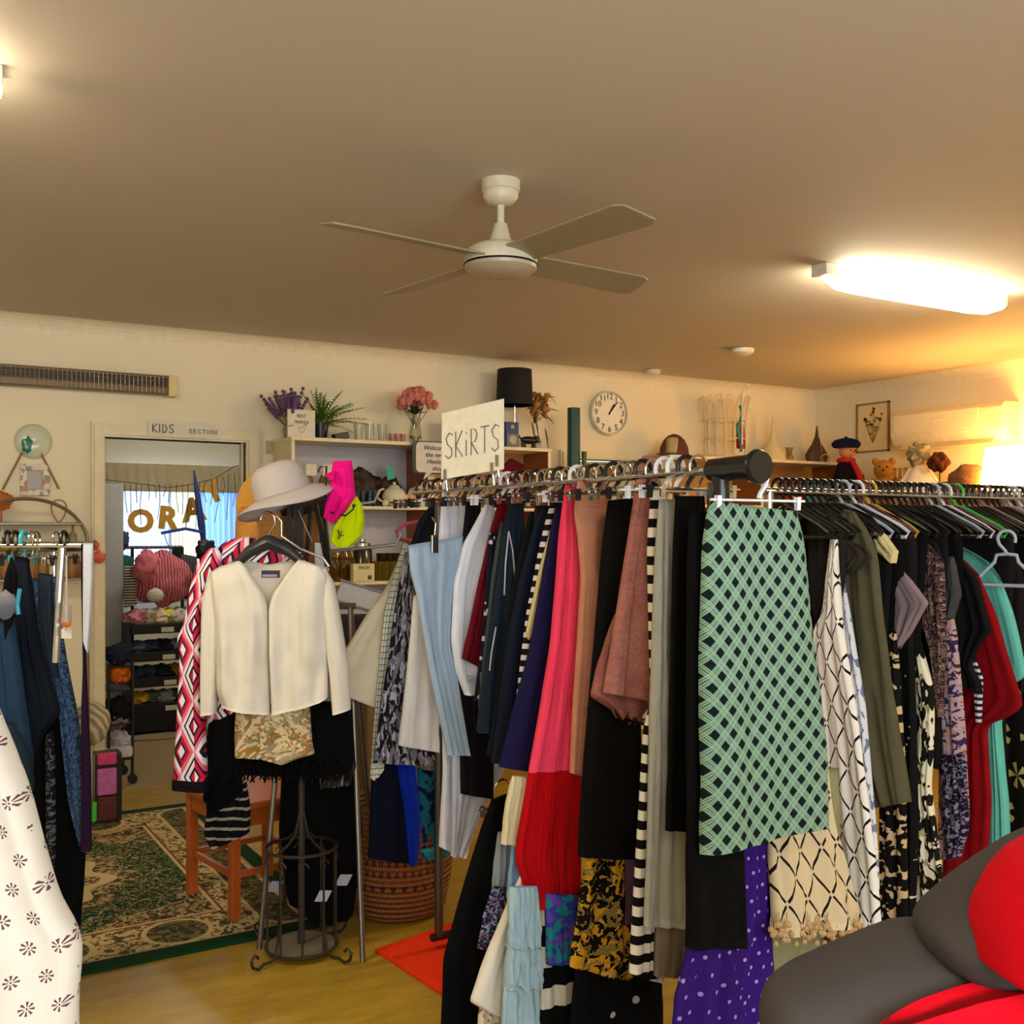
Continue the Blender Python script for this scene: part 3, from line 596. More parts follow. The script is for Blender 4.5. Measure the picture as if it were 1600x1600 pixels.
# welcome board
a, b = at(650, 5.98, 0), at(704, 5.98, 0); z0, z1 = 1.87, 2.06
t = thing('speech_bubble_board', ((a.x+b.x)/2, 5.98, z0), 'speech bubble board reading Welcome to the new shop hung on the bookcase', 'sign')
def rr_poly(x0, x1, y0, y1, r):
    P = []
    for cx_, cy_, s0 in ((x1-r, y1-r, 0), (x0+r, y1-r, 90), (x0+r, y0+r, 180), (x1-r, y0+r, 270)):
        P += [(cx_+r*math.cos(math.radians(s0+q)), cy_+r*math.sin(math.radians(s0+q))) for q in (0, 30, 60, 90)]
    return P
MB().prism(PY(5.99), rr_poly(a.x-.022, b.x+.03, z0-.008, z1+.008, .03), .012).build('black_backing', BLACKP, t)
m = MB().prism(PY(5.982), rr_poly(a.x, b.x+.03, z0, z1, .03), .006); m.prism(PY(5.982), [(a.x+.07, z0+.002), (a.x+.05, z0-.05), (a.x+.11, z0+.002)], .006); m.build('white_face', flat('#d9d2ce', .6), t)
m = MB()
for i, s_ in enumerate(('Welcome', 'the new', 'Heeley', 'shop')):
    q = text_mb(s_, .042, PY(5.977), (a.x+b.x)/2+(.03 if i == 3 else .01), z1-.035-.043*i, .001, .2); m.add(q.v, q.f)
m.build('lettering', flat('#1c1a1c', .6), t)
# second shelf
S2, S3 = 1.655, 1.19
for px in (486, 512):
    t, xc = card(px-8, px+8, 6.1, S2+.18, .07, 'small blank white price card, the %s of two behind the sun hat' % ('left one' if px < 500 else 'right one')); MB().lathe([(.03, 0), (.035, .16), (.02, .19), (0, .19)], (xc, 6.16, S2), 12).build('card_jar', m_glass('#d8c28a'), t, smooth=True)
c = at(560, 6.2, S2); tag(MB().ball(c+Vector((0, 0, .12)), .15, 20, (1, .6, .75), .35, 3).build('brown_wig', flat('#2a170e', .6, 0, .3, 90), None, smooth=True), 'dark brown wig on the upper shelf behind the pink cap', 'wig')
c = at(608, 6.22, S2); tag(MB().ball(c+Vector((0, 0, .10)), .10, 16, (.9, .6, .95), .3, 8).build('brown_wig', flat('#3a2216', .6, 0, .3, 90), None, smooth=True), 'smaller dark brown wig standing behind the white teapot', 'wig')
c = at(610, 6.1, S2+.21); tag(MB().obox(c, (.025, 0, .006), (0, .002, 0), (-.006, 0, .038)).build('paper_tag', flat('#35a894', .6), None), 'teal paper tag pinned on the wigs above the teapot', 'tag')
c = at(616, 6.1, S2); t = thing('teapot', c, 'white china teapot on the upper shelf of the left bookcase', 'teapot'); tm = flat('#d9d6bd', .15)
MB().lathe([(.035, 0), (.05, .008), (.075, .045), (.078, .07), (.06, .105), (.035, .122), (.0, .125)], c, 28).build('teapot_body', tm, t, smooth=True)
MB().lathe([(.038, .12), (.03, .132), (.008, .14), (.012, .152), (0, .158)], c, 20).build('teapot_lid', tm, t, smooth=True)
MB().tube([c+Vector(v) for v in ((.07, 0, .05), (.1, 0, .07), (.115, 0, .11), (.125, 0, .115))], [.018, .013, .009, .008], 10).build('spout', tm, t, smooth=True)
MB().tube([c+Vector((-.07-.045*math.sin(a), 0, .07+.04*math.cos(a))) for a in [i*math.pi/10 for i in range(11)]], .007, 8).build('handle', tm, t, smooth=True)
c = at(602, 6.06, S2); tag(MB().ball(c+Vector((0, 0, .022)), .02, 10, (1, .8, 1.1), .4, 2).build('white_figurine', tm, None, smooth=True), 'tiny white figurine in front of the teapot', 'figurine')
c = at(654, 6.08, S2+.072); t = thing('daisy_ornament', c-Vector((0, 0, .07)), 'pink daisy ornament standing beside the teapot', 'ornament'); m = MB()
for i in range(18):
    a = i*6.283/18; m.ball(c+Vector((math.cos(a)*.043, 0, math.sin(a)*.043)), .024, 8, (.5+.5*abs(math.cos(a)), .25, .5+.5*abs(math.sin(a))))
m.build('petals', flat('#dba287', .6), t, smooth=True); MB().ball(c+Vector((0, -.008, 0)), .017, 10, (1, .5, 1)).build('flower_centre', flat('#3a1f14', .6), t, smooth=True)
MB().lathe([(.03, 0), (.03, .006), (.004, .01), (.004, .03), (0, .03)], c-Vector((0, 0, .072)), 12).build('stand', IRON, t)
for i, px in enumerate((558, 567, 578, 586)): glass(px, 6.12, S2, .018, .10, m_glass('#8aa7b8'), 'narrow blue-grey glass standing left of the teapot', 'narrow glasses left of the teapot')
# third shelf
for px in (522, 536, 546):
    c = at(px, 6.12, S3); glass(px, 6.12, S3, .045, .2, m_glass('#a8871c', .1), 'tall amber glass vase under the yellow hat', 'amber vases on the lower shelf', 'amber_vase', 'vase', [(.03, 0), (.042, .08), (.04, .14), (.02, .17), (.025, .20), (.02, .2), (.035, .14), (.035, .05), (0, .01)])
c = at(566, 6.14, S3); t = thing('glass_canister', c, 'clear canister of dark contents with a chrome lid behind the cream card box', 'jar'); MB().lathe([(.06, 0), (.062, .19), (.05, .21), (0, .21)], c, 20).build('jar', flat('#3a3833', .15, .5), t, smooth=True); MB().lathe([(.05, .21), (.05, .235), (.02, .245), (.02, .26), (0, .26)], c, 20).build('chrome_lid', CHROME, t, smooth=True)
c = at(568, 6.05, S3); t = thing('cream_card_box', c, 'small cream printed box on the lower shelf', 'box'); MB().box(c.x-.075, c.x+.065, 6.03, 6.08, S3, S3+.11).build('box', flat('#d9cf9f', .6), t, bevel=.002)
m = text_mb('FRESH', .028, PY(6.028), c.x-.005, S3+.085, .001); m2 = text_mb('LEMON', .024, PY(6.028), c.x-.005, S3+.06, .001); m.box(c.x+.02, c.x+.045, 6.0275, 6.03, S3+.012, S3+.038); m.build('lettering', flat('#4a3d20', .6), t)
for i, px in enumerate((590, 601, 612, 622)): glass(px, 6.1, S3, .034, .12, m_glass('#c9b54a', .1), 'yellow tinted tumbler at the right of the lower shelf', 'yellow tumblers on the lower shelf')
for i, px in enumerate((596, 607, 618)): glass(px, 6.2, S3, .034, .17, m_glass('#7d5a20', .1), 'brown tinted glass standing behind the yellow tumblers', 'brown glasses behind the yellow tumblers')
c = wpos(563, 935, 6.2); t = thing('plastic_tub', c-Vector((0, 0, .08)), 'clear plastic tub tipped on the pile below the lower shelf', 'tub')
q = Matrix.Rotation(math.radians(20), 3, 'Y') @ Matrix.Rotation(-.5, 3, 'Z'); X_, Y_, Z_ = q @ Vector((.13, 0, 0)), q @ Vector((0, .09, 0)), q @ Vector((0, 0, .06))
MB().obox(c, X_, Y_, Z_).build('tub_body', flat('#b9bfcb', .3), t, bevel=.012); MB().obox(c+Z_*1.05, X_*1.06, Y_*1.06, Z_*.1).build('tub_rim', flat('#8d95a5', .3), t, bevel=.005)
c = wpos(570, 985, 6.05); c.z = .88; tag(MB().obox(c, (.16, -.06, 0), (.04, .1, 0), (0, 0, .14)).build('black_bag', DARKM, None, bevel=.02), 'black bag standing under the clear plastic tub', 'bag')
tag(MB().box(2.35, 3.0, 5.5, 6.0, 0, .74).build('storage_chest', flat('#6b5434', .6), None, bevel=.01), 'brown chest standing in front of the bookcase behind the white jacket', 'chest')
# tall green ornament
c = at(905, 6.2, 0); z0 = 1.62
t = thing('tall_green_vase', Vector((c.x, 6.1, 0)), 'tall slim green and blue ornament standing left of the clock', 'ornament')
c = at(902, 6.1, 0)
m = MB().tube([(c.x-.03, 6.1, 0.02), (c.x-.03, 6.1, 2.36)], .045, 10); m.build('blue_column', flat('#1d4a4a', .4, 0, .3, 12), t)
m = MB()
for i, (dx_, h_) in enumerate(((.03, 2.24), (.055, 2.15), (.085, 2.08))): m.tube([(c.x+dx_, 6.06, .02+.4*j/20*5.5*h_/2.3) for j in range(20)], [(.014+.006*(j % 2)) for j in range(20)], 8)
m.build('green_stalks', flat('#3c5a20', .5, 0, .3, 20), t)
# right bookcases' top
c = at(1050, 6.15, BT); t = thing('baseball_cap', c, 'maroon and khaki cap on top of the bookcase by the clock', 'hat')
m = MB(); n_ = 18; vs = [(c.x+.02+.12*math.cos(2*math.pi*k/n_)*math.cos(e), c.y+.1*math.sin(2*math.pi*k/n_)*math.cos(e), BT+.005+.16*math.sin(e)) for e in (0, .4, .8, 1.15, 1.45) for k in range(n_)]
m.add(vs, [(i*n_+k, i*n_+(k+1) % n_, (i+1)*n_+(k+1) % n_, (i+1)*n_+k) for i in range(4) for k in range(n_)]+[tuple(4*n_+k for k in range(n_))]); m.build('crown', flat('#5a2a22', .8), t, smooth=True)
MB().obox((c.x-.045, c.y-.05, BT+.07), (.035, -.02, 0), (.01, .03, 0), (.01, 0, .065)).build('khaki_front', flat('#a89a6a', .8), t, bevel=.02)
MB().lathe([(.075, 0), (.09, .004), (.05, .012), (0, .012)], (c.x-.1, c.y-.06, BT+.004), 16, sq=.8).build('brim', flat('#6a4a3a', .8), t)
# wire basket with hooks
c = at(1133, 6.2, BT); R_ = .16; t = thing('wire_basket', c, 'tall open white wire basket with curled top prongs on the bookcase', 'wire basket'); wm = flat('#dccdaa', .35)
m = MB(); 
for z in (.02, .15, .30): MB().tube([c+Vector((R_*math.cos(a), R_*math.sin(a), z)) for a in [i*6.283/24 for i in range(24)]], .005, 5, closed=True).build('ring', wm, t)
m = MB()
for i in range(14):
    a = i*6.283/14; d = Vector((math.cos(a), math.sin(a), 0)); s_ = Vector((-d.y, d.x, 0)); m.tube([c+d*R_+Vector((0, 0, z)) for z in (0.02, .3)]+[c+d*(R_+.02)+Vector((0, 0, .42)), c+d*(R_+.035)+s_*.01+Vector((0, 0, .47)), c+d*(R_+.02)+s_*.035+Vector((0, 0, .49)), c+d*R_+s_*.05+Vector((0, 0, .42)), c+d*R_+s_*.045+Vector((0, 0, .3))], .0045, 5)
m.build('prongs', wm, t)
m = MB().tube([c+Vector((.02*math.sin(i*.9), -.165, .40-.35*i/10)) for i in range(11)], .012, 6); tag(m.build('teal_ribbon', flat('#2f9a80', .8), None, smooth=True), 'teal ribbon tied down the front of the wire basket', 'ribbon')
m = MB().obox(c+Vector((.10, -.06, .18)), (.035, 0, 0), (0, .02, 0), (-.01, 0, .10)); tag(m.build('red_cloth', flat('#a01a2a', .8), None, bevel=.01), 'red cloth standing inside the wire basket', 'cloth')
tag(MB().tube([c+Vector((.0, -.19, z)) for z in (.1, .45)]+[c+Vector(v) for v in ((.0, -.19, .5), (.02, -.2, .545), (.045, -.2, .55))], .007, 6).ball(c+Vector((.05, -.2, .55)), .016, 8).build('white_hook', flat('#dcd8d0', .3), None, smooth=True), 'single white rod ending in a knob above the wire basket', 'hook')
c = at(1208, 6.2, BT); glass(1208, 6.2, BT, .1, .36, flat('#d9cda5', .2), 'pale pointed bell-shaped ornament on the bookcase', None, 'bell_ornament', 'ornament', [(.11, 0), (.10, .06), (.05, .13), (.02, .22), (.006, .36), (0, .37)])
glass(1233, 6.12, BT, .035, .11, m_glass('#d8c070', .1), 'small yellow waisted glass vase beside the bell ornament', None, 'small_vase', 'vase', [(.03, 0), (.036, .03), (.02, .06), (.032, .11), (.028, .11), (.015, .06), (0, .01)])
c = at(1276, 6.15, BT); t = thing('pointed_basket', c, 'dark brown pointed basket with a round mouth on the corner bookcase', 'basket')
m = MB().lathe([(.10, 0), (.115, .06), (.09, .10), (.05, .15), (.02, .21), (.004, .30), (0, .31)], c, 28, sq=.6); m.build('basket_body', flat('#4a3520', .6, 0, .2, 60), t, smooth=True)
m = MB().tube([c+Vector((.02+.05*math.cos(a), -.072, .03+.035*math.sin(a))) for a in [i*6.283/20 for i in range(20)]], .006, 6, closed=True); m.build('mouth_ring', flat('#b58d4c', .5), t, smooth=True)
MB().tube([c+Vector((0, -.075, .002)), c+Vector((0, -.045, .15)), c+Vector((0, -.01, .3))], .003, 5).build('seam_rib', flat('#b58d4c', .5), t)
S4 = 1.70
c = at(1239, 6.1, S4); t = thing('red_tin', c, 'round red tin with a pale band on the corner bookcase shelf', 'tin')
MB().lathe([(.085, 0), (.085, .15), (.075, .19), (.05, .21), (0, .21)], c, 24).build('tin_body', flat('#c4200f', .35), t, smooth=True); MB().lathe([(.087, .11), (.087, .145), (.08, .145), (.08, .11)], c, 24).build('tin_band', flat('#e0b59a', .4), t, smooth=True)
c = at(1279, 6.1, S4); t = thing('blue_doll_box', c, 'light blue gift box with a round picture next to the red tin', 'box'); MB().box(c.x-.12, c.x+.12, 6.07, 6.18, S4, S4+.20).build('box', flat('#5ba3b4', .5), t, bevel=.003)
MB().lathe([(.04, 0), (.04, .003), (0, .003)], (c.x, 6.07, S4+.13), 18, (0, -1, 0)).build('round_picture', flat('#d8c6ac', .5), t); MB().box(c.x+.06, c.x+.11, 6.066, 6.07, S4+.10, S4+.19).build('pink_panel', flat('#b75a63', .5), t)
c = at(1211, 5.99, 1.80); tag(MB().prism(PY(6.02), [(c.x+.0033*16*math.sin(a)**3, 1.83+.0036*(13*math.cos(a)-5*math.cos(2*a)-2*math.cos(3*a)-math.cos(4*a))) for a in [i*6.283/28 for i in range(28)]], .012).build('heart_ornament', flat('#d8c193', .5), None), 'flat wooden heart hanging on the corner bookcase beside the red tin', 'ornament')
# ---------------- toys on the tall cabinet / near the corner (stand on cabinet top z 1.73)
CT = 1.73
def onx(px, x, z): dx, dy = ray(px); k = x/dx; return Vector((x, dy*k, z))
def toy(px, y_or, lab): pass
dp = at(1322, 5.80, CT)
sk_ = thing('sailor_doll', dp, 'doll in a navy beret, dark coat and red scarf by the corner', 'doll')
MB().lathe([(.16, 0), (.13, .12), (.10, .24), (.05, .33), (0, .34)], dp, 20, sq=.7).build('coat', flat('#0d0d16', .85), sk_, smooth=True)
MB().ball(dp+Vector((0, -.01, .40)), .062, 16).build('head', flat('#c9895c', .6), sk_, smooth=True)
MB().lathe([(.10, 0), (.115, .03), (.09, .06), (.03, .075), (0, .075)], dp+Vector((0, 0, .43)), 24).ball(dp+Vector((0, 0, .51)), .012, 8).build('beret', flat('#141a3a', .85), sk_, smooth=True)
MB().tube([dp+Vector((.062*math.cos(a), .055*math.sin(a)-.01, .435)) for a in [i*6.283/16 for i in range(16)]], .012, 6, closed=True).build('hair', flat('#7a2a18', .8), sk_, smooth=True)
m = MB().tube([dp+Vector((.06*math.cos(a), .05*math.sin(a), .33)) for a in [i*6.283/16 for i in range(16)]], .02, 8, closed=True); m.tube([dp+Vector(v) for v in ((0, -.06, .32), (.04, -.09, .22), (.07, -.11, .10))], [.022, .028, .022], 8); m.build('red_scarf', flat('#b01414', .8), sk_, smooth=True)
for sg in (-1, 1): MB().tube([dp+Vector((sg*.05, 0, .29)), dp+Vector((sg*.12, -.04, .2)), dp+Vector((sg*.13, -.06, .1))], [.035, .03, .025], 10).build('sleeve', flat('#0d0d16', .85), sk_, smooth=True)
m = MB(); [m.ball(dp+Vector((sx*.024, -.068, .405)), .007, 8) for sx in (-1, 1)]; m.build('eyes', BLACKP, sk_, smooth=True); MB().ball(dp+Vector((0, -.072, .39)), .009, 8).build('nose', flat('#b9683f', .6), sk_, smooth=True)
bp = onx(1381, 6.55, CT); t = thing('teddy_bear', bp, 'honey brown teddy bear in a green waistcoat on the tall cabinet', 'teddy bear'); bm_ = flat('#a5732e', .95, 0, .2, 120)
fd = Vector((-.8, -.6, 0)); sd = Vector((.6, -.8, 0))
MB().ball(bp+Vector((0, 0, .09)), .09, 16, (1, 1, 1.1)).build('bear_body', bm_, t, smooth=True); MB().ball(bp+Vector((0, 0, .235)), .075, 16).ball(bp+fd*.06+Vector((0, 0, .22)), .032, 10).build('head', bm_, t, smooth=True)
for sg in (-1, 1): MB().ball(bp+sd*sg*.06+Vector((0, 0, .30)), .028, 10, (1, 1, 1)).build('ear', bm_, t, smooth=True); MB().tube([bp+sd*sg*.07+Vector((0, 0, .15)), bp+sd*sg*.12+fd*.04+Vector((0, 0, .07))], [.03, .026], 10).build('arm', bm_, t, smooth=True)
MB().ball(bp+Vector((0, 0, .085)), .097, 16, (1, 1, .95)).build('green_waistcoat', flat('#3d4a20', .9), t, smooth=True); m = MB(); [m.ball(bp+fd*.068+sd*s_*.026+Vector((0, 0, .255)), .008, 8) for s_ in (-1, 1)]; m.ball(bp+fd*.092+Vector((0, 0, .228)), .010, 8); m.build('eyes_and_nose', BLACKP, t, smooth=True)
for i, px in enumerate((1398, 1406, 1414)):
    b = onx(px, 6.5, CT); tag(MB().lathe([(.03, 0), (.03, .14), (.012, .18), (.012, .23), (.018, .235), (0, .24)], b, 14).build('glass_bottle', m_glass('#c9a24a', .1), None, smooth=True), 'amber glass bottle on the tall cabinet between the bear and the haired doll', 'bottle', 'glass bottles on the tall cabinet')
b = onx(1436, 6.5, CT); t = thing('white_dressed_doll', b, 'doll in a white dress with fluffy grey hair on the tall cabinet', 'doll')
MB().lathe([(.13, 0), (.11, .12), (.07, .2), (.03, .25), (0, .25)], b, 20).build('white_dress', flat('#d8cfc0', .8), t, smooth=True); MB().ball(b+Vector((0, 0, .29)), .055, 12).build('head', flat('#d1a274', .6), t, smooth=True)
MB().ball(b+Vector((.01, .01, .325)), .085, 16, (1, 1, .9), .5, 4).build('hair', flat('#8f8468', .9, 0, .2, 80), t, smooth=True); MB().ball(b+Vector((-.075, -.06, .03)), .025, 8).build('name_tag', flat('#5a2f3a', .6), t)
for sg in (-1, 1): MB().tube([b+sd*sg*.05+Vector((0, 0, .22)), b+sd*sg*.12+Vector((0, 0, .12))], [.025, .02], 8).build('sleeve', flat('#d8cfc0', .8), t, smooth=True)
b = onx(1467, 6.5, CT); t = thing('brown_pompom_flower', b, 'round brown seed head on a stem beside the haired doll', 'ornament'); MB().ball(b+Vector((0, 0, .26)), .07, 16, (1, 1, .95), .4, 9).build('seed_head', flat('#4a2412', .9, 0, .3, 90), t, smooth=True); MB().tube([b, b+Vector((.01, 0, .2))], .005, 6).build('stem', flat('#5a3a1c', .8), t)
MB().lathe([(.035, 0), (.04, .03), (0, .03)], b, 12).build('foot', flat('#5a3a1c', .8), t)
b = onx(1515, 6.48, CT); t = thing('fur_hat', b, 'brown fur hat lying on the tall cabinet left of the lamp', 'hat'); MB().ball(b+Vector((0, 0, .12)), .13, 20, (1, 1.15, .85), .15, 6).build('fur_crown', flat('#6d4f33', 1, 0, .35, 60), t, smooth=True)
MB().ball(b+Vector((-.02, .17, .06)), .09, 16, (1, 1.6, .6), .15, 2).build('ear_flap', flat('#55391f', 1, 0, .3, 60), t, smooth=True)
# ================================================================== LEFT WALL DECOR
c = onplane(52, 690, PY(BY)); t = thing('glass_plate', Vector((c.x, BY, c.z-.1)), 'round clear and teal glass plate hung on the wall at left', 'plate')
MB().lathe([(.0, .03), (.05, .035), (.09, .02), (.098, .004), (.098, 0), (0, 0)], (c.x, BY, c.z), 40, (0, -1, 0)).build('plate_disc', flat('#c9d1b6', .1, 0, .12, 14), t, smooth=True)
MB().ball((c.x-.035, BY-.032, c.z-.02), .035, 14, (.8, .2, 1.2), .5, 2).build('teal_swirl', flat('#2c7a68', .2), t, smooth=True)
zz = onplane(52, 750, PY(BY)).z
m = MB(); q0 = onplane(34, 708, PY(BY-.02)); q1 = onplane(4, 765, PY(BY-.02)); q2 = onplane(64, 708, PY(BY-.02)); q3 = onplane(92, 764, PY(BY-.02))
m.tube([q1, q0, q2, q3], .006, 6)
tag(m.build('tan_twine', flat('#8d6f47', .7), None), 'pair of tan cords spreading down from under the glass plate', 'cord')
a_, b_ = onplane(31, 725, PY(BY)), onplane(77, 775, PY(BY)); t = thing('shell_picture_frame', Vector(((a_.x+b_.x)/2, BY, b_.z)), 'small decorated photo frame hung below the glass plate', 'picture frame')
m = MB(); fw_ = .035; x0, x1, z0, z1 = a_.x, b_.x, b_.z, a_.z; m.box(x0, x1, BY-.025, BY, z0, z0+fw_).box(x0, x1, BY-.025, BY, z1-fw_, z1).box(x0, x0+fw_, BY-.025, BY, z0+fw_, z1-fw_).box(x1-fw_, x1, BY-.025, BY, z0+fw_, z1-fw_)
nf = NT('mosaic'); nv_ = nf.t.nodes.new('ShaderNodeTexVoronoi'); nv_.inputs['Scale'].default_value = 38; nf.t.links.new(nf.src('Object'), nv_.inputs['Vector']); mos = nf.done(nf.ramp(nv_.outputs['Color'], [(0, hx('#e0d8c8')), (.45, hx('#b58a72')), (.62, hx('#d8ccb8')), (.8, hx('#8d8d7c'))]), .5)
m.build('mosaic_border', mos, t, bevel=.003); MB().box(x0+fw_, x1-fw_, BY-.01, BY-.003, z0+fw_, z1-fw_).build('mirror', flat('#8e8268', .2), t)
# arched wall shelf (étagère)
Y_ = 6.15; pA = onplane(-60, 900, PY(Y_)); pB = onplane(137, 900, PY(Y_)); cx_ = (pA.x+pB.x)/2; rx_ = (pB.x-pA.x)/2; ztop = onplane(45, 779, PY(Y_)).z; zs = onplane(100, 850, PY(Y_)).z
t = thing('arched_metal_shelf', (cx_, Y_, 0), 'arched metal tube shelf standing against the wall behind the jeans rack', 'shelf')
G = flat('#8f8570', .35, .6); m = MB().tube([(pA.x, Y_, .0), (pA.x, Y_, zs)]+[(cx_-rx_*math.cos(a), Y_, zs+(ztop-zs)*math.sin(a)) for a in [i*math.pi/20 for i in range(1, 20)]]+[(pB.x, Y_, zs), (pB.x, Y_, .0)], .010, 8); m.build('arched_frame', G, t, smooth=True)
for z in (1.54, 1.40, 1.24, .5):
    MB().tube([(pA.x+.05, Y_-.01, z), (pB.x-.03 if z > 1.4 else pB.x, Y_-.01, z)], .008, 6).tube([(pA.x, Y_+.2, z), (pB.x, Y_+.2, z)], .006, 6).box(pA.x+.02, pB.x-.03, Y_, Y_+.2, z-.004, z+.004).build('shelf', G, t)
for px, r_, h_, col, lb in ((-10, .03, .12, '#c9c8a0', 'pale green'), (4, .028, .13, '#d6d2c4', 'white'), (24, .03, .11, '#b9b878', 'yellow-green'), (114, .022, .13, '#8c8a60', 'olive')):
    c = at(px, Y_+.08, 1.404); glass(px, Y_+.08, 1.404, r_, h_, flat(col, .25), lb+' slim bottle on the arched metal shelf', None, 'bottle', 'bottle', [(r_, 0), (r_, h_*.6), (r_*.3, h_*.75), (r_*.3, h_), (0, h_)])
c = at(92, Y_+.05, 1.55); tag(MB().tube([c+Vector((.03*math.sin(a)*(1.2-.5*math.cos(a)), 0, .06-.06*math.cos(a)))for a in [i*6.283/20 for i in range(20)]], .005, 6, closed=True).build('pink_wire_ornament', flat('#a0746c', .4), None), 'teardrop-shaped pink wire ornament on the top shelf of the arch', 'ornament')
c = at(4, 6.1, 1.6); tag(MB().ball(at(-4, Y_+.03, 1.66), .07, 14, (1.1, .5, .75), .3, 3).tube([at(0, Y_+.03, 1.55), at(0, Y_+.03, 1.62)], .01, 6).build('orange_leaf_ornament', flat('#a8590f', .5), None, smooth=True), 'orange leaf ornament at the left edge on the arched shelf', 'ornament')
for i, px in enumerate((8, 18, 48, 56, 66, 80, 112, 120)):
    c = at(px, Y_+.1, 1.244); tag(MB().lathe([(.02, 0), (.03, .03), (.028, .07), (.014, .10), (.018, .12), (0, .12)], c+Vector((0, 0, .0)), 10).build('wooden_vase', flat(('#9c7034', '#7a4f26')[i % 2], .5), None, smooth=True), 'wooden vase on the middle shelf of the arch behind the hanging jeans', 'vase', 'wooden vases on the arched shelf')
tag(MB().ball(onplane(155, 870, PY(BY-.06)), .04, 10, (1.2, .6, .8), .5, 3).ball(onplane(149, 852, PY(BY-.06)), .025, 8, (1, 1, 1), .5, 3).build('pink_silk_flower', flat('#d9694f', .7), None, smooth=True), 'coral pink silk flower pinned beside the doorway', 'flower')
MBx = MB().box(D1[1]+.13, D1[1]+.17, BY-.012, BY, 1.98, 2.06); tag(MBx.build('wall_hook_plate', flat('#b9aa84', .4), None), 'small plate screwed to the wall beside the doorway', 'wall plate')
# ================================================================== NEXT ROOM (seen through the doorway)
def kp(px, py, y): return onplane(px, py, PY(y))
# gold letters on a cord
pts = [kp(px, py, 8.7) for px, py in ((150, 748), (185, 752), (220, 756), (262, 762), (300, 757), (335, 748), (366, 729), (395, 722))]
tag(MB().tube(pts, .004, 5).build('bunting_cord', flat('#5f584a', .7), None), 'cord strung across the next room carrying the gold letters', 'cord')
GOLD = flat('#b8861c', .4, 0, .1)
for ch, px, py, sz, rt in (('O', 220, 816, .20, 0), ('R', 262, 811, .20, .1), ('A', 302, 798, .21, -.15), ('Y', 334, 770, .19, -.45)):
    p = kp(px, py, 8.68); m = text_mb(ch, sz*1.2, PY(0), 0, 0, .006, 0, .012); R_ = Matrix.Rotation(rt, 3, 'Y'); m.v = [R_ @ (v-Vector((0, 0, 0))) * 1.0 + Vector((p.x, 8.68, p.z)) for v in m.v]
    m2 = m
    o = m2.build('gold_letter', GOLD, None); o.modifiers.new('b', 'BEVEL').width = .002; tag(o, 'gold bunting letter %s hanging in the next room' % ch, 'letter')
m = MB(); rr = random.Random(11)
for i in range(22):
    px = 195+i*9; q = kp(px, 756-max(0, px-300)*.25, 8.66); L_ = rr.uniform(.1, .38); m.tube([q, q+Vector((rr.uniform(-.02, .02), 0, -L_/2)), q+Vector((rr.uniform(-.02, .02), 0, -L_))], .003, 4)
tag(m.build('fairy_light_wires', flat('#4a463c', .7), None), 'dangling fairy light wires across the curtained window', 'string lights')
p = kp(303, 735, 8.5); q = kp(320, 858, 8.5); tag(MB().tube([p, p*.75+q*.25, p*.3+q*.7, q], [.006, .02, .03, .015], 8).build('folded_umbrella', flat('#1e2f6b', .6), None, smooth=True), 'dark blue folded umbrella hanging from the cord', 'umbrella')
m = MB().tube([kp(252, 833, 8.3), kp(290, 826, 8.3), kp(318, 832, 8.3)], .012, 6).tube([kp(256, 834, 8.3), kp(270, 872, 8.3)], .003, 4).tube([kp(290, 826, 8.3), kp(291, 812, 8.3)], .004, 5); tag(m.build('child_hanger', flat('#1d3a8c', .4), None), 'blue child-size hanger in front of the bright window', 'hanger')
# wardrobe edge and rack
a, b = kp(165, 0, 8.2), kp(193, 0, 8.2); tag(MB().box(a.x-.2, b.x, 8.2, 8.7, 0, 1.85).build('grey_wardrobe', flat('#a8a9a4', .5), None, bevel=.006), 'pale grey wardrobe just inside the doorway at left', 'wardrobe')
t = thing('kids_clothes_rail', kp(245, 850, 8.45), 'black clothes rail with small garments under the gold letters', 'clothes rail')
x0, x1 = kp(196, 0, 8.45).x, kp(305, 0, 8.45).x; zr = kp(250, 855, 8.45).z
t.location = ((x0+x1)/2, 8.45, 0)
MB().tube([(x0, 8.45, zr), (x1-.1, 8.45, zr)], .012, 8).build('rail', BLACKP, t)
for xx in (x0+.05, x1-.1): MB().tube([(xx, 8.45, 0.0), (xx, 8.45, zr)], .013, 8).build('post', BLACKP, t)
MB().box(x1-.18, x1-.1, 8.44, 8.46, zr-.22, zr+.005).build('end_bracket', BLACKP, t)
# cubby of black trays
cx0, cx1, cy0, cy1 = kp(193, 0, 8.2).x, kp(330, 0, 8.2).x, 8.0, 8.38
t = thing('black_tray_rack', ((cx0+cx1)/2, cy0, 0), 'black rack of labelled trays filled with children clothes', 'shelf rack')
zl = [kp(250, py, cy0).z for py in (975, 1018, 1058, 1098)]
for xx in (cx0, cx1): MB().box(xx-.015, xx+.015, cy0, cy1, 0, zl[0]+.02).build('side_post', BLACKP, t)
for i, z in enumerate(zl):
    s_ = MB().box(cx0, cx1, cy0, cy1, z-.07 if i < 3 else .03, z).build('tray', DARKM, t, bevel=.006); xl = kp(252, 0, cy0).x+(.01*i)
    MB().box(xl, xl+.09, cy0-.006, cy0, z-.06, z-.025).build('paper_label', flat('#c9c5ae', .7), s_)
lay = [['#c97f8a', '#d6cfb0', '#cdb896', '#d8c93e', '#bfb6a6', '#3f5f68'], ['#4a5662', '#37424e', '#23242a', '#6f7684', '#5a6a74'], ['#2d3a4a', '#3c4658', '#232834', '#8f6a2a', '#4a5468'], ['#c9a030', '#57625f', '#8d9a90', '#3a4a44', '#6d7f80']]
nm = ['top', 'second', 'third', 'lowest']
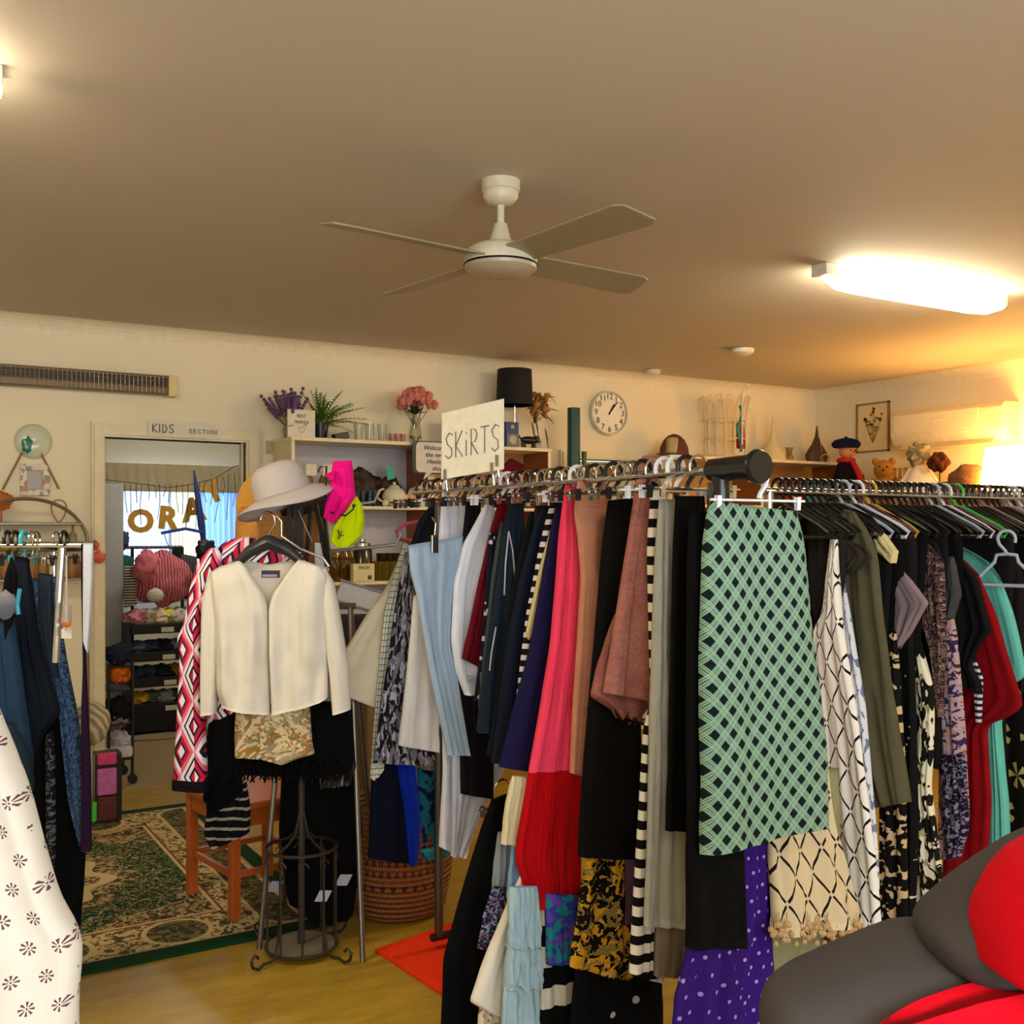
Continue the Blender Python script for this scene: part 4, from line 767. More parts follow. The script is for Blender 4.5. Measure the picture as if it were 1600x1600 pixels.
for i, z in enumerate(zl):
    n_ = len(lay[i])
    for j, col in enumerate(lay[i]):
        xx = cx0+.08+(kp(305, 0, cy0).x-cx0-.1)*j/(n_-1); hh = (.06 if i == 0 else .045)
        tag(MB().ball((xx, cy0+.12+.02*(j % 2), z+hh*.62), .095, 14, (1, 1.1, hh/.095*1.1), .35, i*7+j).build('folded_garment', flat(col, .9, 0, .25, 50), None, smooth=True), 'crumpled child garment in the %s black tray' % nm[i], 'clothes', 'folded clothes in the %s tray' % nm[i])
p = kp(253, 905, 8.15)
mt = m_stripe('#c77f86', '#a94a58', .03, .5, 0, .05)
n2 = NT('pink_knit'); w_ = n2.t.nodes.new('ShaderNodeTexWave'); w_.inputs['Scale'].default_value = 14; w_.inputs['Distortion'].default_value = 4; n2.t.links.new(n2.src('Object'), w_.inputs['Vector']); n2.bump(w_.outputs[1], .8, .01); PK = n2.done(n2.mix(w_.outputs[1], hx('#a8434f'), hx('#d9868c')), .9)
tag(MB().ball(p, .2, 26, (1.05, .6, .95), .25, 2).build('pink_knit_bundle', PK, None, smooth=True), 'big bundle of pink striped knitwear hanging on the kids rail', 'clothes')
tag(MB().ball(kp(229, 885, 8.05), .09, 18, (1, .6, 1.3), .3, 5).build('pink_knit_bundle', flat('#c76a74', .9, 0, .2), None, smooth=True), 'salmon pink child top in front of the knit bundle at left', 'clothes')
cloth('striped_child_top', PY(8.1), [(192, 885), (212, 882), (214, 945), (194, 950)], m_stripe('#c9bf9f', '#3f4238', .02), label='cream and black striped child top at the left end of the kids rail', cat='clothes')
cloth('green_child_shirt', PY(8.3), [(191, 866), (208, 870), (206, 935), (193, 935)], fabric('#2f6a55'), label='green child shirt behind the striped top on the kids rail', cat='clothes')
cloth('grey_child_coat', PY(8.2), [(282, 865), (308, 870), (306, 940), (284, 935)], fabric('#4b4c55'), label='dark grey child coat on the right end of the kids rail', cat='clothes')
tag(MB().ball(kp(243, 930, 8.0), .055, 14, (1.1, .5, .9), .2, 6).build('white_plush', flat('#c9bfae', .9), None, smooth=True), 'white plush toy face below the pink knit bundle', 'soft toy')
tag(MB().ball(kp(188, 845, 8.3), .06, 14, (1, .6, 1.2), .5, 7).build('blue_grey_scarf', flat('#35485a', .9), None, smooth=True), 'blue-grey scarf knotted on the wardrobe corner', 'scarf')
m = MB().ball(kp(321, 860, 8.0), .075, 14, (1, .5, 1), .2, 2); m.ball(kp(313, 848, 8.0), .022, 8).ball(kp(331, 848, 8.0), .022, 8); tag(m.build('black_plush', BLACKP, None, smooth=True), 'black plush toy with round ears beside the pink patterned coat', 'soft toy')
m = MB().lathe([(.30, .0), (.30, .012), (0, .014)], tuple(floorpt(258, 1150)), 30, sq=.5); tag(m.build('round_floor_mat', flat('#8f8166', .95), None), 'faded round grey mat on the next room carpet', 'mat')
# wire trolley in the doorway
p = floorpt(190, 1256); tx, ty = p.x, 6.55
t = thing('wire_trolley', (tx, ty, 0), 'black wheeled wire trolley in the doorway holding small bundles', 'trolley')
xa, xb = kp(170, 0, ty).x, kp(207, 0, ty).x; zt_ = kp(190, 1035, ty).z
for xx in (xa, xb):
    for yy in (ty, ty+.28): 
        MB().tube([(xx, yy, .05), (xx, yy, zt_)], .009, 6).build('post', BLACKP, t); MB().lathe([(.028, -.012), (.028, .012)], (xx, yy, .028), 12, (0, 1, 0)).build('castor', BLACKP, t)
tz = [.15, .36, .56, zt_-.02]
for z in tz: MB().box(xa, xb, ty, ty+.28, z-.008, z).build('tray', BLACKP, t)
for i, (col, z, s_, lb) in enumerate((('#c4641e', tz[2]+.09, .07, 'orange woven bundle in the wire trolley'), ('#b22a3a', tz[2]+.19, .05, 'crimson cloth on top of the orange bundle'), ('#232a3c', zt_+.04, .075, 'dark navy bundle on the trolley top'), ('#1b1c20', tz[1]+.08, .08, 'black and grey shoes in the trolley middle'), ('#b9b6c2', tz[0]+.10, .07, 'pair of pale shoes low in the trolley'), ('#8d7486', tz[1]+.02, .06, 'mauve cloth in the trolley middle'))):
    tag(MB().ball(((xa+xb)/2, ty+.07, z), s_, 14, (1, 1, .85), .4, i+20).build('small_bundle', flat(col, .9, 0, .3, 60), None, smooth=True), lb, 'bundle')
m = MB().obox(((xa+xb)/2-.02, ty+.02, tz[0]+.045), (.09, -.02, 0), (.01, .04, 0), (0, 0, .035)); tag(m.build('white_shoe', flat('#c6c2c6', .6), None, bevel=.02), 'white shoe lying on the lowest trolley tray', 'shoe')
# organiser bag and woven cushion by the doorway
pb = PY(5.75)
t = thing('hanging_organiser', onplane(170, 1285, pb), 'black-edged pink hanging pocket organiser by the doorway', 'organiser')
def pbox(name, x0, y0, x1, y1, d, mat, par, pl_y): 
    a, b = onplane(x0, y0, PY(pl_y)), onplane(x1, y1, PY(pl_y)); return MB().box(a.x, b.x, pl_y-d/2, pl_y+d/2, b.z, a.z).build(name, mat, par, bevel=.008)
pbox('backing', 146, 1176, 188, 1286, .10, BLACKP, t, 5.75)
for y0, y1, col in ((1178, 1193, '#b8336a'), (1202, 1240, '#a8589a'), (1246, 1280, '#4a1812')): pbox('pocket', 152, y0, 182, y1, .03, flat(col, .8, 0, .2), t, 5.69)
tag(MB().tube([onplane(147, 1253, PY(5.68)), onplane(147, 1283, PY(5.68))], .014, 6).build('green_tag', flat('#3fae2a', .6), None), 'bright green strip on the left edge of the pink organiser', 'strap')
tag(MB().tube([onplane(155, 1282, PY(5.75)), Vector((onplane(155, 1282, PY(5.75)).x, 5.75, 0.02))], .022, 4).build('wooden_post', flat('#5a2412', .5), None), 'dark red wooden post under the pink organiser', 'post')
nwv = NT('woven'); w_ = nwv.t.nodes.new('ShaderNodeTexWave'); w_.inputs['Scale'].default_value = 9; w_.inputs['Distortion'].default_value = 3; w_.bands_direction = 'DIAGONAL'; nwv.t.links.new(nwv.src('Object'), w_.inputs['Vector']); nwv.bump(w_.outputs[1], .8, .01); WV = nwv.done(nwv.mix(w_.outputs[1], hx('#8d8468'), hx('#cfc6ac')), .9)
tag(MB().ball(onplane(142, 1130, PY(6.29)), .105, 30, (1, .6, 1.15), .1, 3).build('knitted_cushion', WV, None, smooth=True), 'cream and grey cable knitted bundle hanging on the door frame', 'cushion')
# ================================================================== RUG
def m_rug():
    n = NT('persian_rug'); co = n.src('Object'); sp = n.t.nodes.new('ShaderNodeSeparateXYZ'); n.t.links.new(co, sp.inputs[0]); x, y = sp.outputs[0], sp.outputs[1]; n._uv = (x, y, x); n.vec = co
    ax = n.m('ABSOLUTE', x); ay = n.m('ABSOLUTE', y); HX, HY = RW/2, RD/2
    e = n.m('MINIMUM', n.m('SUBTRACT', HX, ax), n.m('SUBTRACT', HY, ay))          # distance to edge
    n1 = n.noise(24, 3, co, 1.6); n2 = n.noise(38, 3, co, .8); r = n.m('SQRT', n.m('ADD', n.m('MULTIPLY', n.m('MULTIPLY', x, x), .8), n.m('MULTIPLY', n.m('MULTIPLY', y, y), 1.25)))
    wob = n.m('MULTIPLY', n.m('SINE', n.m('MULTIPLY', n.m('ARCTAN2', y, x), 12.)), .035); rw = n.m('ADD', r, wob)
    tan, grn, red, dk, cr = hx('#a08c62'), hx('#12351c'), hx('#74402c'), hx('#353a20'), hx('#b8a474')
    leafy = n.mix(n.m('GREATER_THAN', n1, .5), dk, tan); leafy = n.mix(n.m('GREATER_THAN', n2, .60), leafy, red)
    leafy2 = n.mix(n.m('GREATER_THAN', n1, .47), hx('#3f4426'), cr); leafy2 = n.mix(n.m('LESS_THAN', n2, .40), leafy2, hx('#7c4526'))
    field = n.mix(n.m('LESS_THAN', n.m('ABSOLUTE', n.m('SUBTRACT', n1, .5)), .025), grn, tan)
    field = n.mix(n.m('GREATER_THAN', rw, .80), field, leafy)
    c = n.mix(n.m('LESS_THAN', rw, .56), field, leafy); c = n.mix(n.m('LESS_THAN', rw, .47), c, cr); c = n.mix(n.m('LESS_THAN', rw, .41), c, leafy); 
    c = n.mix(n.m('LESS_THAN', e, .36), c, cr); c = n.mix(n.m('LESS_THAN', e, .345), c, red); c = n.mix(n.m('LESS_THAN', e, .335), c, leafy2); c = n.mix(n.m('LESS_THAN', e, .085), c, tan); c = n.mix(n.m('LESS_THAN', e, .075), c, grn)
    # border roundels
    fx = n.m('ABSOLUTE', n.m('SUBTRACT', n.m('FRACT', n.m('ADD', n.m('DIVIDE', x, .42), 50.)), .5)); d2 = n.m('SQRT', n.m('ADD', n.m('POWER', n.m('MULTIPLY', fx, .42), 2.), n.m('POWER', n.m('SUBTRACT', e, .21), 2.)))
    ring = n.m('MULTIPLY', n.m('LESS_THAN', n.m('ABSOLUTE', n.m('SUBTRACT', d2, .12)), .010), n.m('LESS_THAN', e, .335))
    c = n.mix(n.m('MULTIPLY', n.m('LESS_THAN', d2, .115), n.m('LESS_THAN', e, .335)), c, n.mix(.6, leafy, dk)); c = n.mix(ring, c, cr)
    n.bump(n.noise(400, 1, co), .5, .003); return n.done(c, .95)
RX0, RX1, RY0, RY1 = -.85, 1.50, 3.80, 5.88; RW, RD = RX1-RX0, RY1-RY0
tag(MB().add([(x, y, z) for x in (RX0, RX1) for y in (RY0, RY1) for z in (0, .012)], [(0,1,3,2), (4,6,7,5), (0,4,5,1), (2,3,7,6), (0,2,6,4), (1,5,7,3)]).build('persian_rug', m_rug(), None), 'green and cream patterned oriental rug in front of the doorway', 'rug')
o_ = bpy.data.objects['persian_rug']
# red mat
a, b, c_ = floorpt(585, 1487), floorpt(700, 1562), floorpt(720, 1440)
e1 = (b-a); e1 = e1*1.9; e2 = (c_-a)*1.2
m = MB().add([a, a+e1, a+e1+e2, a+e2]+[v+Vector((0, 0, .008)) for v in (a, a+e1, a+e1+e2, a+e2)], [(0,3,2,1), (4,5,6,7), (0,1,5,4), (1,2,6,5), (2,3,7,6), (3,0,4,7)])
tag(m.build('red_floor_mat', flat('#d2300c', .85), None), 'plain orange-red mat on the floor under the skirt rack', 'mat')
# basket
def m_bask():
    n = NT('wicker'); co = n.src('Object'); sp = n.t.nodes.new('ShaderNodeSeparateXYZ'); n.t.links.new(co, sp.inputs[0]); x, y, z = sp.outputs
    th = n.m('ARCTAN2', y, x); row = n.m('SINE', n.m('MULTIPLY', z, 300.)); st = n.m('SINE', n.m('ADD', n.m('MULTIPLY', th, 110.), n.m('MULTIPLY', z, 120.))); h = n.m('ADD', n.m('MULTIPLY', row, .7), n.m('MULTIPLY', st, .3)); n.bump(h, 1, .006)
    c = n.mix(n.m('ADD', n.m('MULTIPLY', h, .35), .5), hx('#5c3012'), hx('#b06c30'))
    band = n.m('MAXIMUM', n.m('MULTIPLY', n.m('GREATER_THAN', z, .180), n.m('LESS_THAN', z, .205)), n.m('MULTIPLY', n.m('GREATER_THAN', z, .222), n.m('LESS_THAN', z, .247)))
    sq = n.m('GREATER_THAN', n.m('FRACT', n.m('MULTIPLY', th, 7.)), .5); c = n.mix(n.m('MULTIPLY', band, n.m('MULTIPLY', sq, .8)), c, hx('#3c1a0c'))
    tri = n.m('LESS_THAN', n.m('ABSOLUTE', n.m('SUBTRACT', n.m('FRACT', n.m('MULTIPLY', th, 5.)), .5)), n.m('MULTIPLY', n.m('SUBTRACT', z, .120), 14.)); tb = n.m('MULTIPLY', n.m('GREATER_THAN', z, .122), n.m('LESS_THAN', z, .148)); c = n.mix(n.m('MULTIPLY', tri, tb), c, hx('#3c1a0c'))
    return n.done(c, .7)
kb_ = 4.10; cB = wpos(640, 1470, kb_); bx, by = cB.x+.0, cB.y+.1
tag(MB().lathe([(.165, 0), (.185, .02), (.21, .15), (.215, .3), (.2, .43), (.19, .44), (.18, .43), (.19, .3), (.16, .03), (0, .03)], (bx, by, 0.01), 64).build('wicker_basket', m_bask(), None, smooth=True), 'round brown woven basket with patterned bands on the floor', 'basket')
# ================================================================== HANGERS
def hook_pts(r=.027, neck=.05):
    return [(-r*.95, 0, -.012)]+[(-r*math.cos(a), 0, r*math.sin(a)) for a in [i*math.pi/8 for i in range(9)]]+[(r*.8, 0, -.018), (.004, 0, -.038), (0, 0, -neck)]
HP = {}
def hanger(col, kind, loc, rz, lab, grp, w=.4, first=[None]):
    key = (col, kind, w)
    if key in HP: return dup(HP[key], loc, rz, lab, grp)
    t = thing('clothes_hanger' if kind == 'arm' else 'clip_hanger', (0, 0, 0), lab, 'hanger', grp); mt = CHROME if col == 'chrome' else flat(col, .35)
    MB().tube(hook_pts(), .0052 if kind == 'arm' else (.0034 if col == 'chrome' else .006), 7).build('hook', mt, t, smooth=True)
    if kind == 'arm':
        m = MB().tube([(-w/2, 0, -.135), (-w*.42, 0, -.115), (-w*.2, 0, -.075), (-.03, 0, -.052), (0, 0, -.048), (.03, 0, -.052), (w*.2, 0, -.075), (w*.42, 0, -.115), (w/2, 0, -.135), (w/2-.01, 0, -.150), (0, 0, -.150), (-w/2+.01, 0, -.150)], .006, 7, closed=True); m.build('shoulder_bar', mt, t, smooth=True)
    else:
        MB().tube([(-w/2, 0, -.055), (w/2, 0, -.055)], .003, 6).build('bar', mt, t)
        for s_ in (-1, 1):
            c = Vector((s_*w*.42, 0, -.055)); MB().obox(c+Vector((0, -.004, -.006)), (.006, 0, 0), (0, .0015, 0), (0, -.001, .016)).obox(c+Vector((0, .004, -.006)), (.006, 0, 0), (0, .0015, 0), (0, .001, .016)).tube([c+Vector((-.006, 0, 0)), c+Vector((.006, 0, 0))], .004, 6).build('clip', mt, t)
    t.location = loc; t.rotation_euler = (0, 0, rz); HP[key] = t; return t
# ================================================================== SKIRT RACK (rail runs toward the back wall)
RX1_, RZ1 = 1.72, 1.647
t = thing('clothes_rack', (RX1_, 2.7, 0), 'chrome and black clothes rack holding the skirts in the middle', 'clothes rack')
MB().tube([(RX1_, 1.86, RZ1), (RX1_, 3.58, RZ1)], .0125, 12).build('rail', CHROME, t, smooth=True)
for yy in (1.925, 3.375):
    MB().tube([(RX1_, yy, .05), (RX1_, yy, RZ1-.03)], .016, 10).build('post', flat('#5d5b58', .3, .8), t, smooth=True)
    MB().tube([(RX1_-(.26 if yy < 3 else .03), yy, .05), (RX1_+.26, yy, .05)], .015, 8).build('foot', DARKM, t)
MB().tube([(RX1_, 1.765, RZ1), (RX1_, 1.775, RZ1), (RX1_, 1.777, RZ1), (RX1_, 1.80, RZ1), (RX1_, 1.93, RZ1), (RX1_, 1.94, RZ1)], [.036, .041, .041, .030, .027, .02], 20).tube([(RX1_, 1.9, RZ1), (RX1_, 1.9, RZ1-.11)], .022, 12).build('corner_joint', flat('#121213', .3), t, smooth=True)
cols1 = ['chrome', '#111112', 'chrome', '#d6dce2', 'chrome', '#111112', 'chrome', 'chrome', '#16161a']
HLAB = {'chrome': 'chrome clip hanger on the skirt rack rail', '#111112': 'black plastic hanger on the skirt rack rail', '#16161a': 'black plastic hanger on the skirt rack rail', '#d6dce2': 'white plastic hanger on the skirt rack rail'}
for i in range(36):
    y = 1.98+i*.0435; c_ = cols1[i % 9]
    if i in (2, 3, 12, 22): c_ = '#d6dce2'
    hanger(c_, 'clip' if c_ == 'chrome' else 'clip', (RX1_, y, RZ1+.012), random.uniform(-.12, .12), HLAB[c_], 'hangers on the skirt rack, '+('chrome' if c_ == 'chrome' else 'black' if c_ != '#d6dce2' else 'white'), .26)
wh = hanger('#dfe3e6', 'clip', (RX1_+.05, 1.825, RZ1+.0), 0.0, 'white clip hanger holding the green net skirt at the rack end', None, .30)
wh.location.z = RZ1-.02
def sk(name, y, poly, mat, lab, cat='skirt', **k):
    k.setdefault('seed', int(y*1000) % 97); return cloth(name, PY(y), poly, mat, label=lab, cat=cat, **k)
BK = fabric('#070608', '#040405'); NV = fabric('#141a2c'); PUR = fabric('#1b1740'); WHT = fabric('#dfe4f2', '#cfd6ea'); 
# ---- nearest to farthest
sk('green_net_skirt', 1.83, [(1112, 783), (1165, 790), (1245, 800), (1252, 830), (1270, 1000), (1288, 1150), (1294, 1288), (1094, 1336), (1096, 1150), (1095, 1000), (1098, 860), (1104, 800)], m_net(), 'dark skirt under a pale green diamond net at the rack end', t=.05, rip=.010, nrip=2, hem=.006)
sk('black_skirt', 1.872, [(1078, 800), (1130, 800), (1160, 1300), (1166, 1478), (1070, 1480), (1072, 1200)], BK, 'long plain black skirt directly behind the green net skirt', nrip=3, t=.035)
sk('diamond_skirt', 1.99, [(1205, 900), (1240, 900), (1300, 1290), (1348, 1440), (1205, 1462), (1200, 1330)], m_lattice('#c9b794', '#14100c'), 'cream skirt with black diamond lattice and bobble fringe', t=.05, rip=.012)
m = MB(); rr = random.Random(4)
for i in range(46):
    p = onplane(1204+i*3.2, 1452+9*math.sin(i*1.3), PY(1.965)); m.tube([p+Vector((0, 0, .03)), p], .0015, 4); m.ball(p, .0085, 6); 
    if i % 2: m.ball(p+Vector((.004, -.006, -.022)), .008, 6)
m.build('bobble_fringe', flat('#b59468', .9), None); fr_ = bpy.data.objects['bobble_fringe']; par = bpy.data.objects['diamond_skirt']; fr_.parent = par; fr_.location = fr_.location-par.location
sk('sage_trousers', 2.10, [(1210, 1200), (1310, 1200), (1330, 1640), (1190, 1640)], fabric('#8c8a64'), 'pale sage trousers hanging below the diamond skirt', 'trousers', rip=.012)
sk('tan_skirt', 2.05, [(1292, 1450), (1366, 1448), (1370, 1530), (1292, 1530)], fabric('#8a5526', '#6a3c18'), 'tan brown skirt showing beneath the bobble fringe', rip=.012)
sk('purple_dress', 2.02, [(1150, 1200), (1200, 1200), (1208, 1600), (1208, 1640), (1060, 1640), (1130, 1400)], m_flor('#32136e', '#a58fc4', .036, 0, -1, .13), 'purple dress with small white flecks hanging lowest of the front skirts', 'dress', rip=.012)
sk('purple_dress', 1.885, [(1100, 1400), (1140, 1400), (1160, 1500), (1160, 1640), (1044, 1640), (1052, 1560)], m_flor('#2c1263', '#8f7cc0', .04, 0, -1, .12), 'purple flecked dress with a pale lilac hem beside the black skirt', 'dress', rip=.014)
sk('black_skirt', 2.00, [(1056, 775), (1100, 775), (1120, 1200), (1125, 1296), (1040, 1298), (1045, 1100), (1052, 900)], BK, 'shorter black skirt between the grey satin and long black skirts')
sk('grey_satin_dress', 2.07, [(1030, 780), (1062, 780), (1068, 1000), (1082, 1300), (1074, 1446), (1008, 1448), (1012, 1300), (1018, 1100), (1022, 950), (1026, 850)], fabric('#a8a89c', '#8f9088', rough=.45, crinkle=30), 'pale grey satin dress right of the narrow striped one', 'dress', t=.03, rip=.008)
sk('sheer_beige_slip', 2.10, [(1035, 1300), (1078, 1300), (1076, 1500), (1070, 1524), (1024, 1526)], fabric('#75695a'), 'thin taupe slip showing below the grey satin dress', 'slip')
sk('striped_dress', 2.14, [(1018, 752), (1040, 765), (1038, 1000), (1040, 1400), (1036, 1535), (984, 1522), (990, 1400), (1000, 1250), (1006, 1130), (1020, 1100), (1016, 1000), (1013, 850)], m_stripe('#dcd8ce', '#0c0a0c', .048, .48), 'black and white broad-striped dress hanging in a narrow column', 'dress', t=.03, rip=.006)
sk('dusty_pink_skirt', 2.21, [(1000, 722), (1006, 712), (1030, 712), (1028, 800), (1026, 1000), (1030, 1098), (943, 1082), (955, 1000), (972, 900), (988, 810), (998, 750)], fabric('#b5796c', '#7f4a44', slub=90), 'textured dusty pink skirt rising above the rail', t=.035)
sk('dusty_pink_shawl', 2.25, [(960, 960), (1010, 960), (1022, 1095), (1000, 1128), (958, 1112), (922, 1088), (934, 1040)], fabric('#9c6259', '#6f403c', slub=90), 'darker back layer of pink cloth with a jagged hem behind the pink skirt', 'skirt', hem=.02)
sk('black_skirt', 2.32, [(950, 782), (988, 778), (1000, 1000), (1005, 1342), (903, 1338), (912, 1200), (925, 1050), (938, 900)], fabric('#0b0809', '#070506'), 'long black skirt between the tan dress and the pink textured skirt', t=.04)
sk('yellow_floral_skirt', 2.38, [(930, 1180), (1000, 1180), (1006, 1500), (985, 1532), (893, 1512), (905, 1400)], m_splotch('#0a0908', [('#c08a17', 0), ('#7c6a35', .03), ('#b9994a', .08)], 22, .54), 'black skirt printed with mustard yellow flowers', rip=.012, nrip=3)
sk('mauve_slip', 2.36, [(976, 1335), (992, 1335), (990, 1440), (976, 1445)], fabric('#5a3a4c'), 'thin mauve slip between the yellow floral and striped garments', 'slip', t=.012)
sk('spotted_skirt', 2.44, [(930, 1350), (1030, 1350), (1040, 1640), (885, 1640), (895, 1520)], m_dots('#07070a', '#a9adc4', .07, .16), 'black skirt with sparse pale spots hanging below the yellow floral one', rip=.008)
t_ = sk('tan_dress', 2.46, [(902, 752), (908, 748), (916, 768), (925, 772), (935, 764), (941, 752), (954, 762), (956, 800), (940, 850), (938, 1000), (934, 1100), (915, 1214), (892, 1208), (896, 1100), (903, 1000), (908, 900), (903, 840), (896, 800)], fabric('#c48a70', '#b07860'), 'smooth tan sleeveless dress right of the hot pink dress', 'dress', t=.03, rip=.005)
hk = MB()
sk('print_blouse', 2.42, [(948, 800), (975, 800), (965, 900), (952, 900), (945, 850)], m_splotch('#141218', [('#a3a1b4', .0), ('#a87c28', .06)], 26, .52), 'black print blouse glimpsed between the tan dress and black skirt', 'blouse', t=.02)
sk('pink_crinkle_dress', 2.55, [(884, 758), (904, 762), (912, 900), (916, 1100), (908, 1300), (905, 1432), (880, 1424), (862, 1400), (845, 1412), (810, 1408), (822, 1390), (803, 1345), (818, 1260), (832, 1180), (848, 1100), (864, 1000), (872, 900), (878, 820)], m_bands([(0, '#ec4266'), (.792, '#b0060f')], 1.035, crinkle=90), 'long hot pink crinkled dress with a deep red hem', 'dress', t=.05, rip=.012, nrip=3, hem=.02)
sk('navy_purple_skirt', 2.64, [(868, 792), (888, 790), (900, 1000), (905, 1215), (779, 1198), (800, 1110), (828, 1010), (848, 900)], PUR, 'plain dark indigo skirt flaring left of the hot pink dress', t=.035)
sk('cream_slip', 2.68, [(868, 800), (880, 800), (870, 860), (826, 1000), (822, 990), (846, 880)], fabric('#cfc188'), 'sliver of pale yellow slip beside the narrow striped skirt', 'slip', t=.012)
sk('narrow_striped_skirt', 2.71, [(866, 768), (882, 768), (882, 1000), (900, 1180), (796, 1180), (808, 1080), (822, 960), (842, 860)], m_stripe('#d3cdd6', '#14121e', .034, .55), 'skirt with thin black and white stripes left of the indigo skirt', t=.03)
sk('navy_trousers', 2.78, [(848, 790), (866, 790), (860, 1000), (850, 1196), (768, 1192), (778, 1120), (792, 1000), (812, 900), (835, 820)], fabric('#151b2e'), 'dark navy trousers left of the narrow striped skirt', 'trousers')
sk('brown_blouse', 2.82, [(836, 790), (852, 790), (848, 880), (832, 880)], fabric('#2c1d22'), 'very dark brown top tucked between navy trousers', 'top', t=.02)
sk('charcoal_trousers', 2.86, [(828, 800), (846, 800), (840, 1000), (830, 1200), (760, 1180), (775, 1100), (790, 980), (808, 880)], fabric('#11151c'), 'charcoal trousers behind the navy trousers', 'trousers')
sk('piped_navy_skirt', 2.93, [(796, 785), (818, 785), (822, 1000), (812, 1148), (746, 1144), (752, 1080), (764, 990), (778, 900), (786, 830)], fabric('#1c2836'), 'dark denim skirt with white piping right of the maroon one', t=.035)
m = MB()
for pts_ in (((795, 830), (790, 880), (788, 930)), ((795, 830), (801, 860), (805, 905)), ((775, 980), (768, 1020), (765, 1048))): m.tube([onplane(a, b, PY(2.905)) for a, b in pts_], .0025, 5)
o = m.build('piping', flat('#b9bac4', .6), None); par = bpy.data.objects['piped_navy_skirt']; o.parent = par; o.location = o.location-par.location
sk('grey_green_skirt', 2.99, [(782, 815), (800, 815), (806, 1000), (800, 1110), (745, 1105), (756, 1000), (768, 900)], fabric('#3f4c4e'), 'grey-green denim skirt with a stud between navy garments')
sk('grey_hem_skirt', 3.02, [(750, 1050), (800, 1050), (800, 1148), (747, 1145)], fabric('#4d5a62'), 'grey skirt hem showing under the dark denim skirt', t=.02)
sk('dotted_navy_skirt', 3.05, [(765, 832), (785, 832), (795, 1000), (780, 1100), (742, 1095), (754, 1000)], m_dots('#121528', '#b9b9c9', .028, .3), 'navy skirt with white specks beside the maroon garment')
sk('maroon_skirt', 3.11, [(786, 728), (798, 716), (820, 728), (816, 790), (792, 840), (775, 900), (763, 960), (748, 1042), (722, 1028), (738, 960), (750, 900), (764, 840), (778, 790)], fabric('#6d0f1f', '#4d0814', crinkle=12), 'maroon garment rising above the rail and swinging left', t=.03)
sk('white_trousers', 3.18, [(758, 788), (772, 792), (768, 900), (760, 1000), (750, 1085), (727, 1086), (712, 1050), (704, 1000), (709, 910), (724, 850), (742, 820)], WHT, 'bright white trousers bowed out left of the maroon garment', 'trousers', t=.04)
sk('dark_skirt', 3.24, [(728, 785), (752, 782), (748, 900), (740, 1090), (772, 1090), (770, 1248), (720, 1240), (716, 1000), (722, 860)], fabric('#15111a'), 'blackish skirt behind the bowed white trousers')
sk('white_cotton_skirt', 3.33, [(690, 768), (702, 778), (725, 785), (735, 800), (735, 1000), (740, 1300), (722, 1340), (685, 1322), (690, 1200), (684, 1000), (683, 880)], fabric('#dfe0ea', '#c8cfe2', crinkle=22), 'long white cotton skirt with a waistband left of the trousers', t=.04, rip=.009)
sk('pale_blue_trousers', 3.26, [(752, 1120), (790, 1110), (790, 1200), (760, 1260), (735, 1310), (722, 1338), (706, 1338), (706, 1180)], fabric('#b9c4dc', crinkle=22), 'pale blue layered trousers falling beside the white cotton skirt', 'trousers', t=.03)
sk('light_blue_jeans', 3.20, [(638, 852), (724, 838), (722, 880), (712, 905), (705, 950), (702, 1010), (715, 1060), (722, 1110), (735, 1180), (700, 1180), (684, 1110), (670, 1050), (660, 990), (650, 930), (640, 890)], fabric('#a9bfd6', '#92acc8', crinkle=14), 'light blue folded jeans clipped at the front left of the rack', 'jeans', t=.03, rip=.006)
bc = MB(); p = onplane(679, 850, PY(3.175)); bc.obox(p, (.012, 0, 0), (0, .006, 0), (0, 0, .03)).tube([p+Vector((0, 0, .03)), p+Vector((.004, 0, .07)), p+Vector((-.01, 0, .09))], .003, 6); tag(bc.build('trouser_clip', CHROME, None, bevel=.002), 'chrome clip gripping the light blue jeans', 'clip')
sk('white_trousers', 3.38, [(646, 930), (700, 930), (700, 1178), (621, 1164), (630, 1080), (640, 990)], fabric('#e6e2dc', '#d6d6de'), 'cream white trousers hanging behind the light blue jeans', 'trousers', t=.035)
sk('snakeskin_trousers', 3.45, [(634, 862), (648, 880), (655, 960), (655, 1100), (690, 1196), (582, 1192), (590, 1140), (602, 1060), (614, 980), (624, 910)], m_splotch('#1b191d', [('#6e6c78', 0), ('#a9abc0', .06)], 16, .50, 1.0, 2.5), 'black and grey animal print trousers at the left of the rack', 'trousers', t=.03)
sk('tweed_skirt', 3.50, [(640, 1100), (700, 1100), (702, 1212), (642, 1196)], m_splotch('#5d574a', [('#8f8a7a', 0)], 200, .5), 'grey tweed skirt hem below the cream white trousers', t=.02)
sk('checked_blouse', 3.53, [(630, 848), (638, 850), (625, 960), (612, 1060), (600, 1200), (584, 1220), (578, 1215), (586, 1100), (600, 960), (620, 880)], m_check('#d9dccf', '#4a5a5e', .022, .12), 'thin cream blouse with a fine dark check at the rack left', 'blouse', t=.02)
sk('cream_shawl', 3.58, [(630, 862), (638, 900), (620, 1000), (596, 1110), (560, 1096), (512, 1076), (513, 1056), (540, 1010), (575, 955), (605, 915)], fabric('#ddd3b9', '#cfc4a8'), 'cream bell-shaped garment spreading left toward the white jacket', 'shawl', t=.04, rip=.010, nrip=2)
sk('navy_long_skirt', 3.60, [(590, 1050), (640, 1050), (650, 1350), (575, 1340), (580, 1200)], fabric('#0f1428'), 'dark navy long skirt hanging lowest at the rack left', t=.04)
